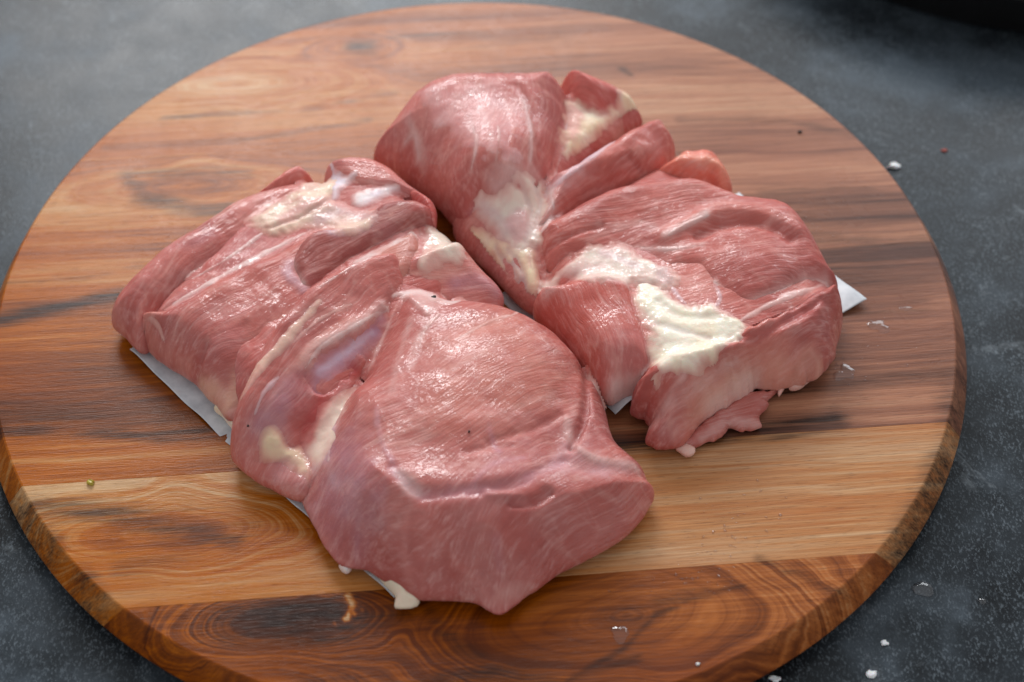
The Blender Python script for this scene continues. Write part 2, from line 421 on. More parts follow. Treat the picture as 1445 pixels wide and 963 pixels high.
# strokes and patches: dict(t='s'|'p', pts, w (mm), c, a (strength), h (mm relief), f (fatness), n (raggedness mm))
def S(pts, w, c=WHITE, a=0.8, h=0.0, f=0.6, n=0.8): return dict(t='s', pts=pts, w=w, c=c, a=a, h=h, f=f, n=n)
def PT(pts, w, c=WHITE, a=0.8, h=0.0, f=0.6, n=1.5): return dict(t='p', pts=pts, w=w, c=c, a=a, h=h, f=f, n=n)

GV = 0.6; GO = -190.0; GN = 634
G = np.full((GN, GN), 0.3); GC = np.zeros((GN, GN, 3)) + lin(200, 120, 110); GF = np.zeros((GN, GN)); GUV = np.zeros((GN, GN, 2))
def g_add(x0, y0, vox, T, col, fm, U, V):
    i0 = int(round((x0 - GO) / GV)); j0 = int(round((y0 - GO) / GV)); sl = (slice(i0, i0 + T.shape[0]), slice(j0, j0 + T.shape[1])); up = T > G[sl]
    G[sl][up] = T[up]; GC[sl][up] = col[up]; GF[sl][up] = fm[up]; GUV[sl][up] = np.stack([U, V], -1)[up]
def blur(A, s):
    r = int(3 * s); k = np.exp(-np.arange(-r, r + 1) ** 2 / (2.0 * s * s)); k /= k.sum()
    B = np.pad(A, r, mode='edge'); B = np.apply_along_axis(lambda m: np.convolve(m, k, 'valid'), 0, B); return np.apply_along_axis(lambda m: np.convolve(m, k, 'valid'), 1, B)

def part(name, parent, lobes, feats=(), k=3.0, base=ROSE, alt=DEEP, fib=((600, 600), (760, 560)), wr=0.22, lump=0.7, lscale=0.09, fat=0.0, vox=0.6, seed=0, wscale=(0.07, 0.55), label=None):
    allP = np.concatenate([l.P for l in lobes]); lo = allP.min(0) - 4; hi = allP.max(0) + 4; lo = GO + np.floor((lo - GO) / GV) * GV
    nx, ny = np.ceil((hi - lo) / vox).astype(int) + 1
    x = lo[0] + np.arange(nx) * vox; y = lo[1] + np.arange(ny) * vox
    X, Y = np.meshgrid(x, y, indexing='ij')
    a = W(*fib[0], 20)[:2]; b = W(*fib[1], 20)[:2]; dr = (b - a) / np.linalg.norm(b - a)
    wx = 15 * fbm(X * 0.016, Y * 0.016, seed + 61, 2) + 1.5 * fbm(X * 0.09, Y * 0.09, seed + 64, 2)
    U = X * dr[0] + Y * dr[1]; V = -X * dr[1] + Y * dr[0] + wx
    F = [l.fields(X, Y) for l in lobes]
    T = np.full(X.shape, -1.0)
    for l, (d, H) in zip(lobes, F):
        q = np.clip(1 - d / l.R, 0, 1); T = np.maximum(T, np.where(d > 0, l.z0 + (H - l.z0) * (1 - q ** l.p) ** (1 / l.p), -1))
    col = np.zeros(X.shape + (3,)); m = sstep(-0.6, 0.6, fbm(X * 0.045, Y * 0.045, seed + 71, 3))
    col[:] = base; col += (alt - base) * (m * 0.95)[..., None]
    col += (lin(152, 74, 72) - col) * (0.32 * sstep(0.1, 0.7, fbm(X * 0.028 + 7, Y * 0.028, seed + 73, 3)))[..., None] * (1 - fat)
    col += (lin(206, 158, 166) - col) * (0.30 * sstep(0.1, 0.65, fbm(X * 0.033 + 2, Y * 0.033 + 9, seed + 74, 3)))[..., None] * (1 - fat)
    st = sstep(0.15, 0.8, fbm(U * 0.03, V * 0.30, seed + 75, 3)) * (1 - fat)
    col += (PALE - col) * (st * 0.40)[..., None]
    big = sstep(-0.25, 0.5, fbm(X * 0.035 + 4, Y * 0.035, seed + 76, 2))
    w1 = 1 - np.abs(fbm(U * 0.03, V * 0.20, seed + 77, 3)); w2 = 1 - np.abs(fbm(X * 0.11 + 0.05 * V, Y * 0.11, seed + 78, 3))
    wisp = (0.30 * sstep(0.88, 0.995, w1) * big + 0.20 * sstep(0.90, 0.995, w2) * (1 - 0.6 * big)) * (1 - fat)
    col += (lin(238, 204, 198) - col) * wisp[..., None]
    w3 = sstep(0.84, 0.99, 1 - np.abs(fbm(U * 0.045, V * 0.33, seed + 79, 2))) * (1 - fat)
    col += (lin(160, 82, 76) - col) * (0.20 * w3 * (1 - wisp))[..., None]
    fm = np.full(X.shape, float(fat)); dh = np.zeros(X.shape)
    dh += 0.05 * wisp / 0.30 - 0.03 * w3
    dh += lump * fbm(X * lscale, Y * lscale, seed + 81, 3) + 0.5 * lump * fbm(X * 0.04, Y * 0.04, seed + 84, 2)
    dh += 0.38 * wr * fbm(U * wscale[0], V * wscale[1], seed + 91, 3) * (0.35 + 0.9 * sstep(-0.4, 0.5, fbm(X * 0.05, Y * 0.05, seed + 95, 2)))
    for ft in feats:
        pts = np.array([raycast(T, lo[0], lo[1], vox, *p) for p in ft['pts']])
        n = ft['n'] * fbm(X * 0.22, Y * 0.22, seed + 101, 3) * 1.4
        if ft['t'] == 's':
            Q = spline(pts, False); d = seg_dist(X, Y, Q) + n * 0.6
            mk = np.exp(-np.clip(d, 0, None) ** 2 / (ft['w'] ** 2)); mk = np.clip(mk * 1.15, 0, 1)
        else:
            Q = spline(pts, True); d = sdist(X, Y, Q) + n
            mk = sstep(-ft['w'] * 0.5, ft['w'] * 0.7, d)
        var = 0.72 + 0.45 * fbm(X * 0.15, Y * 0.15, seed + 111, 3)
        aa = np.clip(mk * ft['a'] * np.clip(var, 0.25, 1.1), 0, 1)
        if ft['a'] > 0:
            col += (ft['c'] - col) * aa[..., None]; fm = np.maximum(fm, aa * ft['f'])
        if ft['h']: dh += ft['h'] * mk
    col = col * (1 - np.array([0.08, 0.24, 0.30]) * (1 - fm[..., None]))
    g_add(lo[0], lo[1], vox, np.where(T > 0, T + dh, -1), col, fm, U, V)
    zmax = T.max() + 6; z = np.arange(-1.5, zmax, vox); Z = z[None, None, :]
    f = None
    for l, (d, H) in zip(lobes, F):
        H2 = np.maximum(H + dh, l.z0 + 1.0)[..., None]
        q = np.clip(1 - (d) / l.R, 0, 3)[..., None]
        zz = np.where(Z > l.z0, (Z - l.z0) / (H2 - l.z0), (l.z0 - Z) / (l.z0 - l.zb))
        fi = (9.0 * (1 - (q ** l.p + np.abs(zz) ** l.p) ** (1 / l.p))).astype(np.float32)
        if f is None: f = fi
        else:
            hh = np.clip(0.5 + 0.5 * (fi - f) / k, 0, 1); f = f + (fi - f) * hh + k * hh * (1 - hh)
    g = vdb.FloatGrid(40.0); g.copyFromArray(np.ascontiguousarray(np.clip(-f, -39, 39), dtype=np.float32))
    P, Q = g.convertToQuads(0.0)
    gx = np.clip(P[:, 0], 0, nx - 1.001); gy = np.clip(P[:, 1], 0, ny - 1.001)
    xi = gx.astype(int); yi = gy.astype(int); fx = (gx - xi); fy = (gy - yi)
    def samp(A):
        if A.ndim == 3: ex = fx[:, None]; ey = fy[:, None]
        else: ex, ey = fx, fy
        return (A[xi, yi] * (1 - ex) + A[xi + 1, yi] * ex) * (1 - ey) + (A[xi, yi + 1] * (1 - ex) + A[xi + 1, yi + 1] * ex) * ey
    C = samp(col); FM = samp(fm); u = samp(U); v = samp(V)
    pz = -1.5 + P[:, 2] * vox
    wp = np.stack([lo[0] + P[:, 0] * vox, lo[1] + P[:, 1] * vox, pz], 1) / 1000
    pl = np.array(parent.location) if parent else np.zeros(3)
    o = mesh_obj(name, wp - pl, Q[:, ::-1], MEAT, parent, True, {
        'col': ('FLOAT_COLOR', np.c_[np.clip(C, 0.005, 0.95), np.ones(len(C))]), 'fat': ('FLOAT', np.clip(FM, 0, 1)),
        'fib': ('FLOAT_VECTOR', np.stack([u, v, pz], 1) / 1000)})
    if label: o['label'] = label
    return o

class DL:
    def __init__(s, outline, hp, R=5, th=None, rag=1.5, **kw): s.o = [(q[0], q[1]) for q in outline]; s.R = R; s.th = th; s.rag = rag
DRAPES = []
def drape(*a, **k): DRAPES.append((a, k))
def drape_now(GS, name, parent, dls, feats=(), base=FATC, alt=CREAM, fat=1.0, lump=0.8, lscale=0.15, seed=0, th=1.3, edge=lin(212, 146, 136), label=None, alpha=1.0, **kw):
    dl = dls[0]; rag = dl.rag; Rr = dl.R; th = dl.th if dl.th is not None else th
    P = spline([raycast(G, GO, GO, GV, *p) for p in dl.o], True); lo = P.min(0) - 9; hi = P.max(0) + 9
    i0, j0 = np.floor((lo - GO) / GV).astype(int); i1, j1 = np.ceil((hi - GO) / GV).astype(int)
    X, Y = np.meshgrid(GO + np.arange(i0, i1) * GV, GO + np.arange(j0, j1) * GV, indexing='ij')
    B = GS[i0:i1, j0:j1]
    uv = GUV[i0:i1, j0:j1]; U = uv[..., 0]; V = uv[..., 1]
    n = rag * (1.3 * fbm(X * 0.10, Y * 0.10, seed + 121, 3) + 0.9 * fbm(X * 0.26 + 0.1 * V, Y * 0.26, seed + 123, 3) + 0.8 * (0.35 - np.abs(fbm(X * 0.17, Y * 0.17, seed + 129, 3))))
    d = sdist(X, Y, P) + n
    wd = (4.0 if Rr <= 8 else 11.0) * 0.9 if Rr > 4 else Rr * 0.9
    mk0 = sstep(-wd * 0.55, wd * 0.75, d)
    pr = sstep(-wd * 0.4, Rr, d)
    thin = 1 - 0.55 * sstep(0.05, 0.6, fbm(X * 0.13, Y * 0.13, seed + 135, 3)) * (1 - sstep(2, 7, d))
    Z = B + th * pr + 0.65 * lump * pr * fbm(X * lscale * 0.75, Y * lscale * 0.75, seed + 125, 2) + 0.12 * pr * fbm(X * 0.4, Y * 0.4, seed + 127, 2) - 0.12 * (1 - mk0) + 0.10 * mk0
    Z = np.where(d < -1.5, Z - 0.25 * np.clip(-d - 1.5, 0, 4), Z)
    m = sstep(-0.5, 0.5, fbm(X * 0.1, Y * 0.1, seed + 131, 3)); fc = np.zeros(X.shape + (3,)); fc[:] = base; fc += (alt - base) * m[..., None]
    fc += (edge - fc) * (0.55 * (1 - sstep(-0.5, 4.5, d)))[..., None]
    veins = sstep(0.88, 0.99, 1 - np.abs(fbm(X * 0.09, Y * 0.09, seed + 137, 3))); fc += (lin(222, 168, 160) - fc) * (0.22 * veins)[..., None]
    col = GC[i0:i1, j0:j1].copy(); al = mk0 * thin * alpha
    col += (fc - col) * al[..., None]
    fm = np.maximum(GF[i0:i1, j0:j1], fat * al)
    for ft in feats:
        pts = np.array([raycast(G, GO, GO, GV, *p) for p in ft['pts']]); nn = ft['n'] * fbm(X * 0.22, Y * 0.22, seed + 101, 3) * 1.4
        if ft['t'] == 's': mk = np.clip(1.15 * np.exp(-np.clip(seg_dist(X, Y, spline(pts, False)) + nn * 0.6, 0, None) ** 2 / ft['w'] ** 2), 0, 1)
        else: mk = sstep(-ft['w'] * 0.5, ft['w'] * 0.7, sdist(X, Y, spline(pts, True)) + nn)
        aa = np.clip(mk * ft['a'] * al, 0, 1); col += (ft['c'] - col) * aa[..., None]; Z = Z + ft['h'] * mk * pr
    gx_, gy_ = np.gradient(B, GV); keep = (d > -4.0) & (np.hypot(gx_, gy_) < 2.0) & (B > 5.0)
    grow = np.zeros_like(keep); grow[np.unravel_index(np.argmax(np.where(keep, d, -99)), d.shape)] = True
    while True:                                   # keep the one connected piece
        g2 = grow.copy(); g2[1:] |= grow[:-1]; g2[:-1] |= grow[1:]; g2[:, 1:] |= grow[:, :-1]; g2[:, :-1] |= grow[:, 1:]; g2 &= keep
        if (g2 == grow).all(): break
        grow = g2
    keep = grow
    idx = -np.ones(X.shape, int); idx[keep] = np.arange(keep.sum())
    VV = np.stack([X[keep], Y[keep], Z[keep]], 1) / 1000 - np.array(parent.location)
    a = idx[:-1, :-1]; b = idx[1:, :-1]; c = idx[1:, 1:]; q = idx[:-1, 1:]; ok = (a >= 0) & (b >= 0) & (c >= 0) & (q >= 0)
    F = np.stack([a[ok], b[ok], c[ok], q[ok]], 1)
    o = mesh_obj(name, VV, F, MEAT, parent, True, {'col': ('FLOAT_COLOR', np.c_[np.clip(col[keep], 0.005, 0.95), np.ones(keep.sum())]), 'fat': ('FLOAT', np.clip(fm[keep], 0, 1)), 'fib': ('FLOAT_VECTOR', np.stack([U[keep], V[keep], Z[keep]], 1) / 1000)})
    if label: o['label'] = label

def sinew(parent, pts, w, c=None, seed=0, th=0.45, name='sinew', fat=0.8, rag=0.5):
    P = spline(np.array(pts, float), False, 8.0); T = np.gradient(P, axis=0); N = np.stack([-T[:, 1], T[:, 0]], 1); N /= np.linalg.norm(N, axis=1)[:, None] + 1e-9
    s = np.linspace(0, 1, len(P)); ww = w * 0.5 * np.clip(np.sin(np.pi * np.clip(s, 0.03, 0.97)) ** 0.5, 0.25, 1)
    o = [tuple(q) for q in P + N * ww[:, None]] + [tuple(q) for q in (P - N * ww[:, None])[::-1]]
    c = lin(232, 212, 208) if c is None else c
    drape(name, parent, [DL(o, [], R=1.6, th=th, rag=rag)], base=c, alt=c * 0.92, edge=lin(214, 160, 152), fat=fat, lump=0.3, seed=seed)

def thigh(label, px, py):
    p = W(px, py, 0) / 1000
    o = empty('chicken_thigh', (p[0], p[1], 0.0006)); tag(o, label, 'chicken thigh', 'raw chicken thighs on the board'); return o

# ------------------------------------------------------------------ thigh under the bowl-shaped dome (far thigh)
C = thigh('domed chicken thigh with glossy rounded muscle and fatty joint, touching all its neighbours', 700, 240)
part('muscle', C, [Lobe([(640, 330, 8), (660, 280, 16), (740, 180, 20), (800, 130, 20), (890, 145, 16), (870, 200, 12), (800, 270, 10), (765, 340, 8), (776, 434, 5), (745, 446, 4), (695, 395, 5)], [(700, 300, 25), (740, 270, 27), (800, 180, 25), (860, 160, 23), (790, 240, 24), (740, 340, 22), (750, 402, 18), (690, 350, 17)], R=9, z0=7)], [], base=lin(206, 140, 134), alt=lin(190, 112, 108), seed=9)
part('muscle', C, [Lobe([(527, 225, 12), (548, 173, 24), (578, 127, 32), (624, 100, 36), (681, 92, 38), (738, 95, 36), (778, 104, 32), (797, 125, 28), (806, 160, 20), (800, 205, 16), (784, 262, 14), (765, 310, 12), (745, 350, 10), (700, 348, 8), (655, 338, 8), (622, 300, 8), (582, 268, 8), (545, 245, 8)],
     [(680, 170, 44), (610, 150, 40), (740, 150, 41), (570, 200, 31), (640, 240, 40), (720, 230, 41), (660, 300, 27), (720, 310, 24), (590, 240, 26)], R=20, z0=10, p=2.2)],
     [PT([(600, 125), (680, 105), (735, 150), (735, 225), (690, 235), (610, 200), (575, 180)], 14, PALE, 0.42, f=0.3, n=5),
      S([(620, 170), (650, 140), (690, 120)], 3, WHITE, 0.35, n=3), S([(700, 130), (715, 170), (712, 220)], 1.6, DEEP, 0.5, h=-0.7, f=0), S([(730, 120), (752, 160), (760, 210)], 1.5, DEEP, 0.4, h=-0.6, f=0),
      S([(675, 150), (690, 180), (695, 215)], 1.3, WHITE, 0.5), S([(738, 140), (748, 180), (748, 230)], 1.4, WHITE, 0.45), S([(660, 160), (672, 200), (665, 240)], 1.2, WHITE, 0.4),
      S([(570, 205), (585, 190), (590, 225)], 1.4, WHITE, 0.5), S([(574, 165), (590, 200), (600, 240)], 1.6, WHITE, 0.35), S([(765, 110), (790, 130), (796, 170), (788, 220)], 5, DEEP, 0.55, f=0),
      PT([(655, 300), (668, 285), (680, 300), (676, 320), (660, 325)], 3, LILAC, 0.6), S([(700, 250), (740, 245), (760, 255)], 4, WHITE, 0.5, n=2)],
     fib=((650, 300), (720, 120)), wr=0.4, lump=0.6, base=lin(196, 120, 116), alt=lin(178, 96, 92), seed=1)
part('muscle', C, [Lobe([(735, 102, 32), (795, 97, 32), (850, 112, 27), (885, 128, 22), (907, 152, 18), (900, 175, 12), (850, 200, 10), (805, 190, 10), (785, 140, 14)], [(785, 118, 37), (840, 130, 31), (880, 150, 23), (820, 170, 25)], R=12, z0=10)],
     [PT([(840, 135), (870, 128), (890, 150), (850, 165)], 5, BLOOD, 0.35, f=0.1)], fib=((780, 110), (900, 150)), base=lin(214, 126, 120), alt=lin(198, 86, 82), seed=2, lump=0.8)
drape('fat_pad', C, [DL([(797, 140), (815, 138), (835, 158), (862, 152), (890, 133), (908, 152), (905, 165), (880, 178), (850, 192), (822, 216), (800, 232), (792, 205), (798, 170)], [(812, 160, 29), (850, 165, 28), (890, 150, 26), (810, 205, 25), (830, 190, 26)], R=6, zo=22, z0=16, zb=8, rag=2)],
     [PT([(800, 150), (825, 160), (815, 200), (798, 195)], 4, lin(216, 150, 146), 0.7, f=0.3), PT([(845, 150), (870, 140), (880, 158)], 4, lin(220, 120, 110), 0.5)], base=CREAM, alt=FATC, fat=1, lump=1.6, lscale=0.17, wr=0.1, seed=3)
drape('fat_pad', C, [DL([(668, 290), (690, 274), (718, 255), (752, 249), (768, 268), (772, 300), (760, 335), (757, 352), (730, 352), (700, 340), (683, 318)], [(720, 275, 37), (750, 270, 35), (745, 320, 28), (705, 320, 27), (690, 295, 31)], R=7, zo=27, z0=20, zb=10, rag=2.2)],
     [PT([(715, 310), (745, 300), (750, 335), (725, 345)], 4, lin(206, 150, 150), 0.75, f=0.3), S([(680, 300), (700, 310), (712, 330)], 3, LILAC, 0.4), S([(735, 262), (748, 300), (742, 345)], 1.2, lin(205, 175, 170), 0.5, h=-0.9), S([(755, 262), (762, 300), (752, 340)], 1.2, lin(205, 175, 170), 0.5, h=-0.9)], base=lin(226, 206, 192), alt=lin(238, 222, 206), fat=1, lump=1.5, lscale=0.16, wr=0.1, seed=4)
drape('fat_pad', C, [DL([(648, 335), (690, 333), (722, 348), (752, 350), (760, 380), (758, 425), (738, 424), (706, 398), (690, 375), (662, 352)], [(680, 345, 22), (720, 365, 21), (745, 385, 20), (740, 410, 15), (700, 375, 17)], R=6, zo=15, z0=10, zb=3, rag=1.5)],
     [S([(700, 352), (722, 385), (738, 418)], 1.4, lin(190, 150, 150), 0.7, h=-1.2), S([(716, 352), (735, 380), (742, 405)], 1.2, lin(200, 165, 160), 0.6, h=-1.0), S([(725, 375), (735, 400), (740, 420)], 2.2, LILAC, 0.5)], base=lin(232, 214, 192), alt=CREAM, fat=1, lump=1.0, lscale=0.15, seed=5)
drape('tendon', C, [DL([(744, 357), (752, 352), (758, 372), (756, 402), (748, 408), (744, 390)], [(750, 370, 26), (750, 395, 23)], R=4, zo=20, z0=17, zb=8, rag=0.3)], base=lin(240, 228, 204), alt=CREAM, fat=1, lump=0.3, seed=6)

# ------------------------------------------------------------------ right thigh
D = thigh('chicken thigh with a broad glossy white fat pad, over the protruding paper corner', 980, 430)
part('muscle', D, [Lobe([(770, 400, 14), (790, 330, 18), (860, 270, 20), (930, 230, 20), (1000, 262, 18), (1100, 320, 18), (1160, 400, 14), (1160, 480, 8), (1060, 530, 8), (960, 580, 8), (900, 560, 8), (840, 500, 8)], [(800, 390, 24), (840, 320, 27), (900, 270, 26), (960, 260, 24), (900, 400, 28), (960, 440, 28.5), (1030, 460, 28), (940, 500, 26.5), (1000, 500, 26.5), (1060, 400, 30), (1110, 430, 28), (900, 470, 27), (870, 500, 23), (930, 550, 22)], R=13, z0=9)], [], base=lin(206, 130, 122), alt=lin(194, 108, 102), seed=10, lump=0.8)
part('muscle', D, [Lobe([(772, 262, 20), (811, 234, 24), (850, 203, 26), (883, 177, 28), (910, 163, 28), (937, 164, 26), (949, 196, 18), (952, 225, 12), (935, 262, 10), (890, 290, 8), (834, 310, 8), (790, 350, 8), (752, 360, 8), (756, 330, 10), (766, 295, 14)],
     [(870, 210, 32), (925, 190, 30), (820, 260, 30), (780, 310, 28), (900, 250, 29), (840, 290, 27), (765, 345, 25)], R=11, z0=10)],
     [S([(776, 268), (811, 238), (850, 206), (885, 181)], 4.5, lin(222, 196, 204), 0.75, n=1.5), S([(776, 270), (776, 300), (762, 330)], 2.2, WHITE, 0.7), S([(800, 300), (850, 255), (900, 230)], 2, DEEP, 0.4, h=-0.8, f=0), S([(830, 245), (870, 230), (890, 215)], 1.4, DEEP, 0.4, h=-0.9, f=0), S([(845, 262), (880, 248), (925, 222)], 1.4, DEEP, 0.4, h=-0.9, f=0), S([(890, 220), (905, 240), (920, 255)], 1.6, DEEP, 0.4, h=-1.4, f=0)], fib=((780, 320), (900, 230)), wr=0.6, lump=1.1, base=lin(206, 126, 118), seed=11)
part('muscle', D, [Lobe([(918, 266, 12), (945, 238, 16), (955, 214, 22), (982, 206, 24), (1010, 212, 22), (1021, 232, 18), (1034, 275, 10), (1016, 290, 8), (960, 290, 8)], [(980, 225, 27), (1005, 228, 26), (960, 255, 26), (1015, 262, 23), (940, 265, 24)], R=9, z0=9)],
     [S([(960, 222), (985, 226), (1012, 232), (1022, 258)], 2.4, lin(238, 176, 150), 0.7, h=1.0, f=0.4), S([(945, 250), (980, 246), (1010, 262)], 1.6, lin(206, 104, 92), 0.5, h=-1.0, f=0)], base=lin(228, 134, 112), alt=lin(220, 116, 98), seed=12, lump=1.3, lscale=0.14)
part('muscle', D, [Lobe([(750, 350, 14), (790, 312, 20), (840, 284, 22), (883, 268, 24), (935, 262, 24), (985, 268, 22), (1031, 283, 22), (1055, 285, 24), (1101, 291, 24), (1131, 317, 20), (1150, 353, 16), (1168, 395, 12), (1180, 430, 8), (1120, 470, 8), (1050, 500, 8), (960, 480, 8), (900, 440, 8), (830, 420, 8), (770, 410, 8)],
     [(820, 330, 30), (900, 310, 31), (1000, 330, 33), (1080, 330, 34), (1120, 380, 32), (1050, 400, 32), (960, 370, 30), (1000, 420, 27), (860, 380, 24), (800, 390, 22), (1140, 430, 26)], R=13, z0=9)],
     [S([(938, 334), (968, 318), (1005, 300), (1045, 296), (1090, 304), (1125, 325)], 3.6, lin(226, 160, 150), 0.35, h=1.9, f=0.2), S([(938, 336), (965, 322), (995, 306)], 1.6, WHITE, 0.75), S([(985, 332), (1030, 316), (1080, 318), (1115, 338)], 2.4, DEEP, 0.35, h=-1.7, f=0),
      S([(936, 384), (952, 412), (970, 430)], 2.0, WHITE, 0.55, h=0.8), S([(1010, 432), (1015, 418), (1008, 400)], 1.6, WHITE, 0.6, h=0.5), PT([(955, 372), (990, 368), (1000, 400), (980, 428), (955, 410)], 5, lin(196, 120, 110), 0.5, h=-1.2, f=0.2),
      S([(900, 352), (945, 352), (990, 345)], 1.6, WHITE, 0.4), S([(770, 360), (800, 335), (850, 318)], 1.4, DEEP, 0.4, h=-1.0, f=0), S([(830, 340), (880, 318), (920, 318)], 2, WHITE, 0.25, n=2),
      S([(1044, 452), (1105, 421), (1166, 402)], 3.0, WHITE, 0.7, h=0.5)], fib=((960, 370), (1120, 340)), wr=0.35, lump=0.6, base=lin(196, 112, 104), seed=13)
part('muscle', D, [Lobe([(1010, 500, 16), (1050, 462, 22), (1100, 438, 24), (1160, 402, 24), (1180, 415, 18), (1188, 449, 9), (1176, 508, 5), (1146, 538, 5), (1114, 547, 5), (1090, 552, 5), (1062, 552, 6), (1031, 569, 7), (992, 595, 6), (966, 630, 4), (939, 638, 4), (911, 630, 4), (914, 600, 6), (890, 578, 8), (900, 540, 16), (935, 515, 18), (974, 505, 20)],
     [(1160, 430, 29), (1100, 465, 29), (1030, 510, 27), (960, 550, 24), (920, 580, 18), (930, 615, 13), (1140, 500, 22), (1060, 535, 18), (1000, 570, 17)], R=12, z0=6, rag=1.5, fr=1.3)],
     [S([(1030, 480), (1080, 466), (1130, 440), (1160, 420)], 2.0, lin(166, 74, 76), 0.6, h=-2.2, f=0), S([(1040, 462), (1100, 434), (1165, 405)], 2.6, WHITE, 0.65, h=0.6),
      S([(985, 585), (1030, 555), (1075, 540), (1120, 535), (1150, 525)], 5, lin(226, 178, 160), 0.7, n=2.5), S([(1000, 590), (1035, 565), (1065, 550)], 2.4, WHITE, 0.5),
      PT([(1040, 500), (1100, 480), (1130, 490), (1080, 520)], 6, lin(218, 156, 148), 0.4), S([(930, 590), (990, 540), (1040, 510)], 1.3, WHITE, 0.35), S([(920, 600), (945, 560), (965, 530)], 1.3, WHITE, 0.35)], fib=((930, 610), (1120, 480)), wr=0.45, lump=0.9, base=lin(196, 116, 106), seed=14)
part('muscle_flap', D, [Lobe([(952, 634), (966, 622), (1009, 585), (1053, 560), (1094, 552), (1086, 566), (1082, 578), (1074, 590), (1076, 603), (1062, 610), (1035, 607), (1009, 621), (983, 630)], [(980, 620, 6), (1020, 600, 7), (1060, 585, 6), (1085, 560, 6)], R=4, zo=2.5, z0=2.5, zb=0.6, rag=2.0, fr=1.5)],
     [S([(990, 620), (1030, 600), (1070, 605)], 1.6, WHITE, 0.35)], base=lin(196, 124, 116), alt=lin(180, 104, 98), fib=((960, 630), (1080, 570)), seed=15, wr=0.4)
part('muscle', D, [Lobe([(757, 430, 10), (768, 408, 18), (795, 394, 24), (835, 388, 25), (870, 392, 25), (897, 408, 24), (912, 449, 22), (925, 493, 20), (928, 530, 16), (920, 549, 12), (885, 558, 9), (863, 572, 7), (840, 566, 5), (814, 532, 5), (780, 488, 5), (752, 456, 5)],
     [(830, 415, 30), (880, 425, 30.5), (800, 435, 26), (850, 480, 28.5), (900, 500, 27), (870, 535, 21), (905, 530, 23)], R=10, z0=9)],
     [S([(863, 562), (885, 553), (922, 545)], 2.2, WHITE, 0.8, h=0.8), S([(775, 408), (800, 396), (850, 393)], 3.0, WHITE, 0.6), S([(850, 394), (890, 408)], 1.6, WHITE, 0.7)], fib=((870, 400), (885, 540)), wr=0.18, lump=0.5, base=lin(196, 104, 94), alt=lin(186, 94, 86), seed=16)
drape('fat_pad', D, [DL([(897, 402), (935, 410), (958, 430), (1009, 434), (1046, 452), (1056, 464), (1022, 494), (976, 520), (942, 528), (925, 533), (920, 502), (907, 458)], [(925, 440, 29.5), (970, 460, 29.5), (1020, 460, 29.5), (950, 500, 27.5), (990, 490, 28.5)], R=5, zo=25, z0=22, zb=12, rag=2.2)],
     [S([(930, 430), (960, 450), (1010, 450)], 2.2, lin(236, 226, 210), 0.5, h=-0.8), S([(925, 460), (960, 470), (1000, 480)], 1.6, WHITE, 0.4, h=-0.7)], base=lin(244, 236, 216), alt=lin(238, 226, 198), fat=1, lump=1.0, lscale=0.12, wr=0.15, seed=17)
drape('fat_pad', D, [DL([(757, 420, 18), (757, 395), (790, 384), (808, 362), (839, 348), (887, 351), (915, 370), (942, 380), (950, 398), (938, 412), (904, 408), (878, 399), (839, 395), (795, 396), (776, 406)], [(775, 398, 24), (830, 370, 28.5), (880, 378, 29.5), (930, 395, 30)], R=5, zo=26, z0=22, zb=12, rag=2.6)],
     [S([(850, 360), (900, 380)], 2, LILAC, 0.35), S([(800, 390), (850, 380)], 3, lin(222, 180, 176), 0.5), PT([(925, 375), (945, 380), (948, 400), (930, 405)], 3, lin(190, 140, 150), 0.4)], base=lin(232, 214, 200), alt=lin(224, 196, 184), fat=1, lump=1.6, lscale=0.16, wr=0.1, seed=18)
for pts, hp in (([(952, 632), (966, 625), (980, 632), (978, 641), (968, 643), (960, 637)], [(968, 634, 5.5)]), ([(1097, 546), (1104, 538), (1109, 545), (1100, 560), (1097, 556)], [(1102, 546, 6)]), ([(1112, 546), (1140, 528), (1150, 532), (1130, 547), (1118, 550)], [(1134, 538, 7)])):
    part('fat_bead', D, [Lobe(pts, hp, R=3, zo=4, z0=4, zb=1.0, rag=0.6)], base=lin(228, 196, 182), alt=lin(214, 160, 148), fat=0.9, lump=0.4, seed=19)

